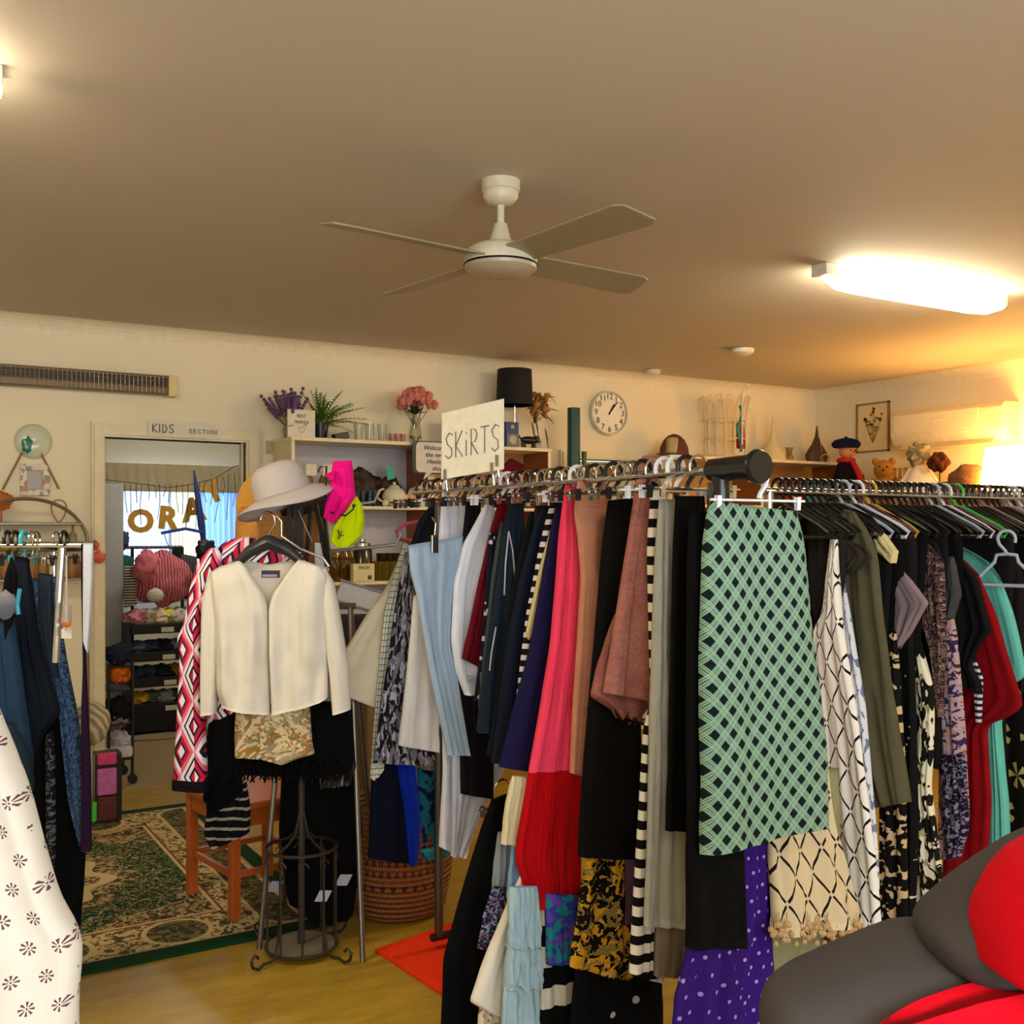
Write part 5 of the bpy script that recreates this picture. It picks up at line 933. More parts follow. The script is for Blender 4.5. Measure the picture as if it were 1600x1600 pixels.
sk('royal_blue_dress', 3.56, [(625, 1100), (645, 1100), (650, 1200), (658, 1280), (652, 1350), (640, 1352), (632, 1260), (620, 1195)], fabric('#0a2fae'), 'strip of royal blue dress beside the navy long skirt', 'dress', t=.02)
sk('teal_print_dress', 3.62, [(645, 1100), (705, 1100), (702, 1335), (648, 1346), (655, 1270)], m_splotch('#0b1a4a', [('#1c6a86', 0)], 14, .48), 'dark blue and teal printed dress above the woven basket', 'dress', t=.03)
sk('turquoise_scarf', 3.57, [(655, 1328), (715, 1318), (716, 1326), (668, 1344)], fabric('#2a8d9c'), 'turquoise scarf edge resting over the basket rim', 'scarf', t=.02)
for px, py, lb in ((716, 775, 'dark'), ):
    pass
cloth('black_vest_top', PY(3.48), [(652, 815), (672, 790), (700, 775), (706, 800), (700, 830), (672, 870), (640, 860)], fabric('#1b1b22'), label='black top bunched on hangers at the left of the skirt rack', cat='top', t=.03)
p = onplane(622, 838, PY(3.6)); tag(MB().tube([onplane(655, 815, PY(3.62)), onplane(630, 820, PY(3.62)), onplane(619, 830, PY(3.62)), onplane(622, 842, PY(3.62)), onplane(650, 846, PY(3.62))], .008, 8).build('pink_hanger', flat('#a94a62', .4), None, smooth=True), 'pink plastic hanger end poking out at the left of the rack', 'hanger')
# ---- lower tier
sk('black_trousers', 2.74, [(768, 1250), (795, 1240), (798, 1330), (775, 1430), (770, 1560), (768, 1640), (690, 1640), (694, 1500), (715, 1420), (742, 1330)], BK, 'black trousers on the lower tier above the orange mat', 'trousers', t=.04)
hanger('chrome', 'clip', (onplane(785, 1250, PY(2.74)).x, 2.74, onplane(785, 1232, PY(2.74)).z), 0, 'chrome clip hanger on the lower tier holding the black trousers', None, .16)
t = bpy.data.objects['clothes_rack']; MB().tube([(RX1_, 1.92, 1.0), (RX1_, 3.375, 1.0)], .010, 8).build('lower_rail', CHROME, t)
sk('cream_lower_blouse', 2.56+.04, [(800, 1212), (830, 1215), (822, 1322), (782, 1318), (788, 1260)], fabric('#d8d2ac'), 'pale cream top on the lower tier left of the pink dress', 'top')
sk('grey_blue_top', 2.70, [(778, 1300), (800, 1300), (800, 1400), (768, 1400)], fabric('#8f99a5'), 'grey-blue top behind the cream top on the lower tier', 'top', t=.02)
sk('blue_print_blouse', 2.64, [(770, 1385), (800, 1385), (795, 1480), (746, 1482), (755, 1430)], m_splotch('#1a1d3d', [('#7f8ab0', 0), ('#a8553a', .1)], 60, .52), 'navy blouse with a tiny multicolour print on the lower tier', 'blouse', t=.02)
sk('white_lower_skirt', 2.58, [(815, 1362), (840, 1362), (830, 1600), (760, 1580), (734, 1566), (760, 1490), (790, 1420)], fabric('#e0dacb', '#d2cdc2'), 'plain white skirt flaring left on the lower tier')
sk('floral_white_skirt', 2.62, [(750, 1560), (790, 1560), (790, 1640), (745, 1640)], m_splotch('#d8cbb0', [('#3a6f86', .08), ('#a85a3a', .12)], 26, .5), 'white skirt with blue flowers at the bottom of the lower tier', t=.02)
r_ = thing('ruffled_blue_skirt', onplane(815, 1600, PY(2.50)), 'pale blue skirt of stacked ruffles below the red hem', 'skirt')
for i, (y0, y1, a, b) in enumerate(((1385, 1480, 793, 843), (1478, 1543, 790, 847), (1540, 1640, 783, 845))): cloth('ruffle_tier', PY(2.50+.004*i), [(a+3, y0), (b-3, y0), (b, y1), (a-3, y1)], fabric('#a5bfc9', '#8fb0c0', crinkle=40), t=.03, rip=.010, nrip=5, parent=r_, seed=i, hem=.006)
sk('light_denim_skirt', 2.60, [(800, 1300), (832, 1300), (825, 1400), (790, 1398)], fabric('#7fa3c4'), 'light denim skirt top between the cream top and red hem', t=.02)
sk('peacock_scarf', 2.58-.06, [(852, 1395), (902, 1400), (902, 1505), (855, 1508)], m_splotch('#2f3f9c', [('#1f7f8c', 0), ('#5c45a5', .05)], 12, .48), 'blue, purple and teal scarf hanging under the red hem', 'scarf')
sk('wide_striped_skirt', 2.56, [(845, 1380), (895, 1400), (905, 1640), (842, 1640)], m_stripe('#d9d3c2', '#0a090b', .12, .5), 'black and white block-striped skirt at the bottom of the rack', rip=.006)
tag(MB().ball(Vector((1.43, 2.62, .04)), .09, 14, (.6, 1.1, .4), .1).build('brown_shoe', flat('#3a130c', .4), None, smooth=True), 'dark brown shoe on the floor beneath the black trousers', 'shoe')
# SKIRTS sign
pS = (*wpos(738, 700, 3.3).xy, -math.atan2(SA, CA)+math.radians(-42)); t = thing('skirts_sign', onplane(738, 752, pS), 'white board handwritten SKIRTS clipped above the skirt rack', 'sign')
d = Vector((math.cos(pS[2]), math.sin(pS[2]), 0)); o = Vector((pS[0], pS[1], 0)); P = [onplane(a, b, pS) for a, b in ((690, 749), (787, 733), (787, 623), (691, 646))]; S_ = [((p-o).dot(d), p.z) for p in P]
MB().prism(pS, S_, .003).build('board', flat('#e3dfce', .6), t)
wS = S_[1][0]-S_[0][0]; mid = onplane(700, 722, pS); m = strokes_mb('SKiRTS', wS*.142, .082, .0015, pS, S_[0][0]+wS*.07, S_[0][1]+.062, .003)
n0 = S_[0][0]; sh = (S_[2][1]-S_[3][1])/wS*.75; m.v = [v+Vector((0, 0, ((v-o).dot(d)-n0)*sh)) for v in m.v]; m.build('lettering', flat('#4a4a46', .6), t)
for px, py in ((697, 742), (778, 720), (770, 732)): p = onplane(px, py, pS); MB().obox(p, d*.006, Vector((-d.y, d.x, 0))*.006, (0, 0, .018)).tube([p+Vector((0, 0, -.018)), p+Vector((.004, 0, -.05))], .002, 5).build('bulldog_clip', CHROME, t)
MB().tube([onplane(742, 745, pS), Vector((onplane(742, 745, pS).x, onplane(742, 745, pS).y, RZ1))], .003, 6).build('stem', CHROME, t)
# ================================================================== BLOUSE AND DRESS RACK (rail parallel to the back wall)
RY2, RZ2 = 2.32, 1.62
t = thing('clothes_rack', (3.6, RY2, 0), 'chrome rack on the right crowded with tops and dresses', 'clothes rack')
MB().tube([(2.27, RY2, RZ2), (4.6, RY2, RZ2)], .0125, 12).build('rail', CHROME, t, smooth=True)
for xx in (2.29, 4.58): MB().tube([(xx, RY2, .04), (xx, RY2, RZ2)], .015, 10).build('post', CHROME, t, smooth=True); MB().tube([(xx, RY2-.25, .04), (xx, RY2+.25, .04)], .014, 8).build('foot', DARKM, t)
cl2 = ['#0d0d0e']*5+['#c9cdd2', '#0d0d0e', '#0d0d0e', '#5a2340', '#0d0d0e', '#101014', '#b89a3a', '#101014', '#9aa6b4']
nmc = {'#0d0d0e': 'black', '#101014': 'black', '#c9cdd2': 'white', '#5a2340': 'plum', '#b89a3a': 'gold', '#9aa6b4': 'grey-blue', '#37a83c': 'green', '#8a6a66': 'dusty rose'}
for i in range(46):
    x = 2.33+i*.031; c_ = cl2[(i*3) % 14]
    if i == 27: c_ = '#37a83c'
    if i > 28 and i % 4 == 0: c_ = ('#8a6a66', '#c9cdd2')[i % 2]
    hanger(c_, 'arm', (x, RY2, RZ2+.012), math.pi/2+random.uniform(-.10, .10), '%s plastic hanger on the rail of the right-hand rack' % nmc[c_], '%s hangers on the right-hand rack' % nmc[c_], .38)
def dr(name, x, poly, mat, lab, cat='dress', **k):
    k.setdefault('seed', int(x*1000) % 89); return cloth(name, PX(x), poly, mat, label=lab, cat=cat, **k)
dr('black_cardigan', 2.43, [(1262, 800), (1296, 796), (1322, 830), (1320, 900), (1308, 980), (1275, 980), (1264, 900)], fabric('#22201e'), 'black cardigan behind the green net skirt at the rack start', 'cardigan', t=.03)
dr('diamond_dress', 2.40, [(1299, 842), (1308, 842), (1309, 900), (1316, 975), (1330, 1060), (1345, 1150), (1354, 1230), (1368, 1330), (1376, 1452), (1300, 1462), (1285, 1300), (1282, 1200), (1279, 1100), (1274, 1020), (1272, 985), (1290, 960), (1294, 900)], m_lattice('#e2dcd2', '#121010', .075, .12, .46), 'white strappy dress with a black diamond line pattern', 'dress', t=.035, rip=.008)
dr('blue_leaf_dress', 2.445, [(1305, 890), (1316, 890), (1335, 1000), (1352, 1100), (1368, 1290), (1372, 1390), (1340, 1390), (1320, 1200), (1308, 1000)], m_splotch('#d5d6dc', [('#6d7a94', .02)], 24, .52, .5, 3), 'white dress with grey-blue leaf strokes between the diamond and olive ones', 'dress', t=.02)
dr('olive_tunic', 2.49, [(1318, 796), (1334, 800), (1356, 830), (1372, 870), (1380, 960), (1392, 1060), (1403, 1140), (1418, 1254), (1370, 1262), (1340, 1180), (1325, 1050), (1312, 960), (1306, 880), (1300, 830)], fabric('#59543f', '#464230'), 'long olive green tunic hanging left of the pale mauve tee', 'tunic', t=.045, rip=.010)
dr('black_arm_hanger_top', 2.45, [(1320, 842), (1356, 856), (1366, 872), (1350, 888), (1318, 900), (1308, 880)], fabric('#39342b'), 'dark olive strap panel looped over the olive tunic', 'top', t=.015)
dr('cream_blouse', 2.58, [(1352, 822), (1380, 832), (1400, 862), (1396, 880), (1370, 860)], fabric('#cdbf8a', crinkle=40), 'cream gathered blouse shoulder behind the olive tunic', 'blouse', t=.03)
dr('chain_print_dress', 2.62, [(1372, 1010), (1400, 985), (1414, 1200), (1418, 1455), (1374, 1470), (1376, 1240)], m_splotch('#0a0908', [('#b9a27c', .02)], 34, .54, .2), 'black dress with a beige chain print below the olive tunic', 'dress', t=.035)
dr('spotted_black_dress', 2.68, [(1402, 990), (1422, 960), (1430, 1100), (1432, 1300), (1428, 1450), (1408, 1452), (1405, 1200)], m_dots('#0a0a0b', '#b9b6a8', .03, .14), 'black dress with tiny pale dots beside the leaf print dress', 'dress', t=.03)
dr('mauve_tee', 2.66, [(1384, 905), (1412, 893), (1430, 915), (1451, 942), (1425, 985), (1402, 1018), (1392, 960)], fabric('#8d7b80', '#7c6a70'), 'pale mauve tee with its sleeve pointing right', 't-shirt', t=.03, rip=.004)
dr('leaf_print_dress', 2.76, [(1424, 985), (1434, 985), (1444, 1030), (1458, 1080), (1458, 1160), (1452, 1230), (1462, 1300), (1476, 1400), (1470, 1442), (1420, 1450), (1424, 1300), (1424, 1100)], m_splotch('#d8d2b8', [('#14130f', .0), ('#9a9360', .12)], 16, .50, .8, 2), 'cream dress with large black leaf print', 'dress', t=.035)
dr('paisley_brown_dress', 2.80, [(1420, 855), (1450, 850), (1475, 880), (1478, 1000), (1470, 1120), (1450, 1000), (1430, 950)], m_splotch('#2a1418', [('#5d4a48', 0), ('#8a7a6a', .1)], 70, .5), 'dark brown dress with fine paisley print behind the mauve tee', 'dress', t=.03)
dr('black_print_blouse', 2.83, [(1400, 838), (1440, 830), (1465, 850), (1478, 890), (1460, 900), (1420, 890)], m_dots('#121112', '#77736c', .03, .12), 'black blouse on the hangers above the mauve tee', 'blouse', t=.03)
dr('grey_scarf', 2.88, [(1470, 868), (1490, 870), (1498, 930), (1488, 965), (1466, 975), (1462, 920)], fabric('#46464a', '#2e2e32'), 'dark grey velvet scarf draped near the black tee', 'scarf', t=.03)
dr('lilac_floral_dress', 2.90, [(1456, 960), (1486, 942), (1494, 1000), (1502, 1100), (1508, 1200), (1514, 1280), (1500, 1340), (1472, 1342), (1468, 1200), (1460, 1080)], m_splotch('#a88d98', [('#2c2548', .0), ('#b3826a', .06)], 22, .52, 2.5), 'lilac pink dress with swirling dark blue flowers', 'dress', t=.035)
dr('sequin_sleeve_dress', 2.87, [(1472, 1180), (1508, 1180), (1514, 1290), (1500, 1340), (1480, 1342), (1470, 1260)], m_splotch('#17122c', [('#7c7488', .02)], 60, .5), 'dark sequinned sleeve hanging over the lilac floral dress', 'sleeve', t=.03)
dr('black_tee', 3.00, [(1484, 880), (1504, 875), (1528, 905), (1550, 985), (1530, 1012), (1518, 1040), (1534, 1068), (1534, 1082), (1500, 1070), (1494, 1000)], fabric('#121112'), 'black tee with a short sleeve in front of the red dress', 't-shirt', t=.03)
dr('red_dress', 3.07, [(1482, 868), (1506, 876), (1530, 900), (1556, 960), (1574, 1020), (1590, 1070), (1602, 1105), (1570, 1124), (1540, 1132), (1548, 1250), (1540, 1400), (1470, 1400), (1486, 1200), (1500, 1050)], fabric('#8d0712', '#6a040e'), 'deep red dress with a wide half sleeve', 'dress', t=.04, rip=.006)
dr('white_print_scarf', 3.02, [(1512, 1030), (1524, 1030), (1536, 1060), (1532, 1130), (1526, 1130), (1522, 1070)], m_stripe('#c9c6cc', '#222026', .02, .5), 'sliver of black and white striped cloth between black and red garments', 'scarf', t=.015)
dr('aqua_dress', 3.16, [(1484, 852), (1494, 850), (1520, 864), (1545, 880), (1566, 910), (1582, 960), (1594, 1010), (1604, 1062), (1580, 1068), (1560, 1130), (1574, 1250), (1580, 1400), (1545, 1400), (1545, 1200), (1540, 1000), (1510, 900)], fabric('#63b7ab', '#57a89e'), 'aqua green dress rising behind the red dress shoulder', 'dress', t=.04, rip=.006)
dr('black_floral_dress', 3.28, [(1545, 1000), (1620, 1000), (1660, 1400), (1556, 1400), (1552, 1130)], m_flor('#13120e', '#b5a96a', .13, 5, .05, .33), 'black dress with big cream daisies at the right edge', 'dress', t=.04)
dr('black_jacket', 3.24, [(1490, 832), (1530, 826), (1580, 850), (1600, 900), (1602, 1080), (1560, 1000), (1530, 900)], fabric('#171214'), 'black jacket shoulders under the grey hanger on the right', 'jacket', t=.04)
dr('maroon_glitter_top', 3.40, [(1560, 870), (1600, 880), (1640, 930), (1660, 1080), (1580, 1080), (1570, 950)], m_splotch('#3a0a16', [('#6d2a3c', .02)], 90, .5), 'sparkly maroon top at the right edge behind the aqua dress', 'top', t=.04)
def proj(X, Y, Z): k = X*SA+Y*CA; return (800+FPX*(X*CA-Y*SA)/k, HOR-FPX*(Z-EYE)/k)
for i, x in enumerate((2.535, 2.60, 2.65, 2.71, 2.75, 2.86, 2.93, 3.20, 3.33, 3.45)):
    cc_ = ('#0a090b', '#141113', '#070709', '#1b1618')[i % 4]; jx = [random.uniform(-.02, .02) for _ in range(4)]
    cloth('black_dress', PX(x), [proj(x, Y, Z) for Y, Z in ((2.36, 1.575), (2.29, 1.578), (2.20+jx[0], 1.545), (2.125+jx[1], 1.50+jx[2]), (2.12, 1.4), (2.15, 1.0), (2.15, .75), (2.5, .75), (2.48, 1.3), (2.5, 1.48))], fabric(cc_), t=.022, seed=i, nu=16, nv=24, label='black or near-black garment packed between the brighter ones on the right rack', cat='dress', group='black garments packed on the right rack')
hanger('#9fb0c0', 'arm', (3.12, 2.10, 1.475), math.pi/2+.35, 'loose grey-blue hanger hooked crosswise above the aqua dress', None, .18)
# ================================================================== JACKET STAND
pj = PD(3.50, 0, 440)
def jc(name, off, poly, mat, **k):
    dx, dy = ray(420); n_ = Vector((dx, dy)).normalized(); pl = (dx*off, dy*off, pj[2]); return cloth(name, pl, poly, mat, **k)
q = [floorpt(405, 1482), floorpt(567, 1503)]
c = (q[0]+q[1])/2; cy_ = Vector((SA, CA, 0))*.42
t = thing('garment_stand', c+cy_/2, 'metal A-frame stand carrying the white jacket and hats', 'stand'); ms = flat('#6e6355', .35, .7)
tp = c+cy_/2; zt_ = 1.22; rgt = Vector((CA, -SA, 0))
for sx, p in ((-1, q[0]), (1, q[1]), (-1, q[0]+cy_), (1, q[1]+cy_)):
    top = tp+rgt*sx*.11+Vector((0, 0, zt_)); MB().tube([p+Vector((0, 0, .0)), top], .0105, 8).build('leg', ms, t, smooth=True)
MB().tube([tp-rgt*.13+Vector((0, 0, zt_)), tp+rgt*.13+Vector((0, 0, zt_))], .012, 8).build('crossbar', ms, t)
MB().tube([tp+Vector((0, 0, zt_)), tp+Vector((0, 0, 1.62))], .012, 8).build('centre_post', ms, t)
m = MB()
for s_ in (-1, 1):
    for L_, zz in ((.2, 1.58), (.28, 1.42)): m.tube([tp+Vector((0, 0, zz)), tp+rgt*s_*L_+Vector((0, 0, zz+.03)), tp+rgt*s_*(L_+.02)+Vector((0, 0, zz+.07))], .006, 6)
m.build('hat_arms', flat('#8d8a86', .3, .7), t)
# white jacket
JW = fabric('#d9d4c6', '#cfcabd')
t = thing('white_jacket', wpos(425, 1110, 3.5), 'cream white cropped jacket hanging open at the front of the stand', 'jacket')
jc('jacket_front', 3.49, [(372, 876), (384, 884), (398, 905), (412, 925), (419, 950), (420, 1118), (390, 1112), (345, 1104), (337, 1085), (335, 1000), (330, 930), (328, 895), (345, 885)], JW, t=.055, rip=.016, nrip=2, parent=t, bulge=.5, seed=1)
jc('jacket_front', 3.50, [(467, 874), (500, 885), (512, 900), (514, 960), (512, 1020), (512, 1090), (500, 1098), (465, 1108), (424, 1118), (421, 950), (428, 925), (445, 900), (458, 884)], JW, t=.055, rip=.016, nrip=2, parent=t, bulge=.5, seed=2)
jc('jacket_back', 3.56, [(375, 874), (420, 882), (467, 874), (505, 890), (500, 1080), (422, 1100), (345, 1090), (335, 890)], fabric('#cfcabd'), t=.03, rip=.003, parent=t, seed=3)
jc('sleeve', 3.52, [(345, 884), (333, 892), (322, 910), (316, 950), (314, 1050), (314, 1118), (338, 1114), (342, 1050), (346, 980), (352, 930), (350, 895)], JW, t=.06, rip=.005, nrip=1, bulge=.8, parent=t, seed=4)
jc('sleeve', 3.52, [(498, 884), (510, 890), (522, 910), (530, 950), (538, 1000), (545, 1045), (548, 1108), (520, 1116), (516, 1060), (508, 1000), (500, 940), (495, 900)], JW, t=.06, rip=.005, nrip=1, bulge=.8, parent=t, seed=5)
a = wpos(423, 897, 3.47); MB().obox(a, rgt*.030, Vector((SA, CA, 0))*.002, (0, 0, .012)).build('neck_label', flat('#24222e', .6), t)
MB().obox(a+Vector((-.004, -.004, -.005)), rgt*.024, Vector((SA, CA, 0))*.002, (0, 0, .004)).build('woven_label_text', flat('#8d86b4', .6), t)
h = thing('clothes_hanger', wpos(420, 850, 3.54), 'dark hanger with a chrome hook holding the white jacket', 'hanger')
H0 = wpos(420, 862, 3.54)
hp = [(-52, 882), (-30, 862), (-12, 852), (0, 847), (12, 852), (30, 860), (52, 878)]
m = MB().tube([wpos(420+a, b, 3.53) for a, b in hp], [.014, .02, .024, .026, .024, .02, .014], 8); m.build('shoulder_bar', flat('#24262a', .4), h, smooth=True)
MB().tube([wpos(420+a, b, 3.53) for a, b in ((-13, 812), (-10, 804), (-4, 800), (4, 801), (9, 808), (10, 818), (4, 828), (-1, 838), (0, 850))], .0042, 8).build('hook', CHROME, h, smooth=True)
tag(MB().tube([wpos(a, b, 3.57) for a, b in ((432, 806), (440, 815), (440, 838), (470, 858), (505, 872), (514, 885), (510, 892), (470, 880))], .005, 7).build('wire_hanger', flat('#8f8f8d', .3, .8), None, smooth=True), 'grey wire hanger angled behind the white jacket shoulder', 'hanger')
# pink geometric jacket
G_ = m_geo(); t = thing('geometric_jacket', wpos(340, 1220, 3.65), 'pink, white and navy geometric print jacket behind the white one', 'jacket')
jc('jacket_body', 3.68, [(352, 846), (380, 838), (404, 842), (455, 856), (480, 868), (480, 1100), (350, 1148), (322, 1140), (316, 1000), (312, 880), (330, 862)], G_, t=.05, rip=.006, parent=t, seed=8)
jc('sleeve', 3.60, [(330, 856), (348, 856), (345, 900), (330, 930), (318, 960), (318, 1080), (322, 1160), (325, 1218), (272, 1216), (276, 1150), (282, 1060), (284, 1015), (277, 1000), (290, 975), (298, 920), (308, 880)], G_, t=.07, rip=.005, nrip=1, parent=t, seed=9)
jc('black_cuff', 3.60, [(271, 1214), (326, 1216), (326, 1236), (270, 1232)], fabric('#141214'), t=.075, rip=.003, nrip=1, parent=t, seed=9)
# black garments under the jackets
jc('floral_cream_top', 3.56, [(368, 1095), (420, 1110), (484, 1100), (488, 1160), (492, 1178), (460, 1188), (445, 1194), (412, 1184), (366, 1182)], m_splotch('#d3c196', [('#8a7138', .03), ('#a86a3c', .10), ('#8f8a72', .07)], 17, .50, 2.5), t=.05, rip=.008, label='cream blouse with brown leaf print below the white jacket hem', cat='blouse')
jc('black_lace_dress', 3.66, [(325, 1130), (370, 1110), (500, 1095), (550, 1100), (555, 1180), (550, 1205), (500, 1215), (440, 1212), (372, 1205), (340, 1260), (318, 1250)], BK, t=.05, rip=.012, label='black lace dress under the floral blouse', cat='dress')
m = MB(); rr = random.Random(9)
for i in range(150):
    p = wpos(372+i*1.18, 1192+6*math.sin(i*.4), 3.60+rr.uniform(-.02, .02)); m.tube([p, p+Vector((rr.uniform(-.01, .01), 0, -.03)), p+Vector((rr.uniform(-.012, .012), 0, -.055))], .0022, 4)
tag(m.build('black_fringe', flat('#08090a', .9), None), 'black shaggy fringe hanging below the floral blouse', 'fringe')
jc('black_velvet_coat', 3.95, [(440, 1190), (552, 1120), (560, 1200), (566, 1300), (552, 1430), (500, 1440), (450, 1400), (436, 1300)], BK, t=.10, rip=.012, label='long black coat hanging behind the wrought iron holder', cat='coat')
jc('black_satin_skirt', 3.72, [(488, 1120), (550, 1108), (556, 1200), (548, 1225), (500, 1230)], fabric('#1b1f1d', rough=.3), t=.05, rip=.012, label='shiny black satin skirt to the right of the floral blouse', cat='skirt')
jc('sequin_shorts', 3.78, [(326, 1250), (384, 1222), (392, 1260), (390, 1300), (330, 1328), (318, 1300), (322, 1280)], m_stripe('#8f8a7c', '#0a0a0c', .035, .72, 1, .02), t=.05, rip=.008, label='black garment with beaded pale trim resting on the wooden stool', cat='shorts')
jc('black_long_sleeve', 3.74, [(322, 1150), (372, 1150), (380, 1240), (350, 1262), (324, 1268)], BK, t=.05, label='black long-sleeved top under the geometric jacket', cat='top')
# hats, bags at the top of the stand
c = wpos(440, 765, 3.62); t = thing('sun_hat', c-Vector((0, 0, .06)), 'pale grey wide-brimmed sun hat on top of the stand', 'hat'); hm = fabric('#b9b1ae', '#a9a2a0')
ax_ = (Vector((SA, CA, 0))*-.08+rgt*-.36+Vector((0, 0, 1))).normalized()
MB().lathe([(.100, -.02), (.098, .015), (.093, .045), (.08, .075), (.055, .092), (0, .098)], c+Vector((0, 0, .0)), 32, ax_).build('crown', hm, t, smooth=True)
n_ = 40; vs = []; Q = Vector((0, 0, 1)).rotation_difference(ax_).to_matrix()
for j, (r, z) in enumerate(((.097, -.010), (.124, -.022), (.152, -.038), (.174, -.050))):
    for k in range(n_):
        a = 2*math.pi*k/n_; vs.append(c+Q @ Vector((r*math.cos(a)*1.0, r*math.sin(a)*.95, z+.018*j/3*math.sin(2*a+1))))
o = MB().add(vs, [(i*n_+k, i*n_+(k+1) % n_, (i+1)*n_+(k+1) % n_, (i+1)*n_+k) for i in range(3) for k in range(n_)]).build('brim', hm, t, smooth=True); mo = o.modifiers.new('th', 'SOLIDIFY'); mo.thickness = .004
c2 = wpos(405, 800, 3.80); t = thing('straw_hat', c2-Vector((0, 0, .09)), 'tan straw hat under the grey sun hat', 'hat'); STRAW = flat('#b1762c', .8, 0, .25, 140)
MB().lathe([(.085, -.10), (.083, -.04), (.078, .0), (.06, .02), (0, .024)], c2, 28).build('crown', STRAW, t, smooth=True)
MB().lathe([(.108, 0), (.108, .004), (.0, .03), (.0, .02)], wpos(406, 780, 3.84), 30, (rgt*-.45+Vector((0, 0, .25))+Vector((SA, CA, 0))*-.85)).build('brim', flat('#c68f35', .8, 0, .2, 140), t, smooth=True)
# brown handbag body with black straps
tag(MB().obox(wpos(435, 840, 3.86), rgt*.15, Vector((SA, CA, 0))*.02, (0, 0, .10)).build('straw_bag', flat('#9c6a30', .8, 0, .25, 120), None, bevel=.02), 'tan woven bag behind the jacket hook', 'bag')
tag(MB().ball(wpos(475, 790, 3.88), .10, 18, (1.3, .6, .5), .3, 4).build('dark_brown_scarf', flat('#2c1c14', .8, 0, .2), None, smooth=True), 'dark brown scarf bunched below the sun hat brim', 'scarf')
m = MB()
for px in (452, 462, 470): m.obox(wpos(px, 835, 3.74), rgt*.008, Vector((SA, CA, 0))*.002, (0, 0, .115))
tag(m.build('black_straps', BLACKP, None), 'three hanging black leather straps beside the jacket hook', 'straps')
m = MB(); 
for (x0, x1) in ((486, 478), (494, 512), (505, 516)): m.tube([wpos(x0, 790, 3.75), wpos(x1, 885, 3.75)], .009, 4)
tag(m.build('black_belt', BLACKP, None), 'black belts hanging in a V left of the pink cap', 'belt')
tag(MB().obox(wpos(477, 822, 3.72), rgt*.006+Vector((0, 0, -.012)), Vector((SA, CA, 0))*.003, (rgt.x*.02, rgt.y*.02, -.045)).build('white_strap', flat('#e5e3e0', .3), None), 'shiny white strip among the black straps', 'strap')
tag(MB().obox(wpos(503, 870, 3.76), rgt*.025, Vector((SA, CA, 0))*.002, (0, 0, .05)).build('paper_swing_tag', flat('#c9c4bc', .6), None), 'pale paper tag hanging below the belts', 'tag')
tag(MB().tube([wpos(a, b, 3.62) for a, b in ((497, 738), (500, 730), (510, 728), (508, 790), (516, 800), (540, 806), (552, 795), (553, 790))], .0035, 6).ball(wpos(553, 790, 3.62), .007, 8).build('hat_hook', BLACKP, None), 'curved black hook in front of the hot pink cap', 'hook')
def puffy(name, off, poly, mat, th, lab=None, cat=None, parent=None, **k): return jc(name, off, poly, mat, t=th, label=lab, cat=cat, parent=parent, **k)
t = thing('pink_hat', wpos(532, 815, 3.66), 'fluorescent pink cap hanging on the stand', 'hat')
puffy('crown', 3.66, [(520, 721), (550, 720), (553, 760), (556, 775), (540, 800), (521, 818), (506, 808), (512, 780), (518, 755)], fabric('#f0128c', '#d40a78'), .09, parent=t, rip=.012, nrip=2)
puffy('peak', 3.60, [(506, 742), (524, 735), (522, 752), (514, 748)], fabric('#e80f84'), .03, parent=t)
t = thing('yellow_hat', wpos(545, 855, 3.72), 'fluorescent yellow round hat with a small black mark below the pink cap', 'hat')
puffy('crown', 3.72, [(545, 790), (557, 776), (566, 790), (570, 812), (565, 838), (548, 854), (530, 856), (516, 846), (520, 825), (535, 800)], fabric('#cde800', '#b9d600'), .08, parent=t, rip=.004)
m = MB().tube([wpos(a, b, 3.655) for a, b in ((528, 828), (531, 836), (529, 842))], .003, 5).tube([wpos(a, b, 3.655) for a, b in ((534, 829), (533, 838), (538, 836))], .002, 5); m.build('logo_mark', flat('#1d2a10', .6), t)
# ================================================================== wrought iron holder
bc_ = floorpt(471, 1487); bc_.z = 0; t = thing('wrought_iron_holder', bc_, 'scrolled wrought iron umbrella holder standing on the floor', 'umbrella stand'); R_ = .125
k1 = 3.83; zr = 1.5-(1315-HOR)/FPX*k1+.0; zb_ = 1.5-(1465-HOR)/FPX*k1
m = MB(); 
for z in (zr, zb_): MB().tube([bc_+Vector((R_*math.cos(a), R_*math.sin(a), z)) for a in [i*6.283/30 for i in range(30)]], .006, 6, closed=True).build('ring', IRON, t, smooth=True)
m = MB()
for i in range(10):
    sc = MB()
    a = i*6.283/10; d = Vector((math.cos(a), math.sin(a), 0)); m.tube([bc_+d*R_+Vector((0, 0, z)) for z in (zr, zb_)], .0042, 6)
    s_ = Vector((-d.y, d.x, 0)); sc.tube([bc_+d*R_+s_*(.022*math.cos(b)*(1-b/8))+Vector((0, 0, zr-.04+.022*math.sin(b)*(1-b/8))) for b in [j*.55 for j in range(13)]], .003, 5).build('scroll', IRON, t, smooth=True)
m.build('uprights', IRON, t, smooth=True);
MB().lathe([(R_*.98, 0), (R_*.98, .004), (0, .004)], bc_+Vector((0, 0, zb_)), 30).build('base_plate', flat('#6d6250', .5), t)
MB().tube([bc_+Vector((0, 0, zb_)), bc_+Vector((0, 0, zr+.32))], .013, 8).build('centre_post', IRON, t, smooth=True)
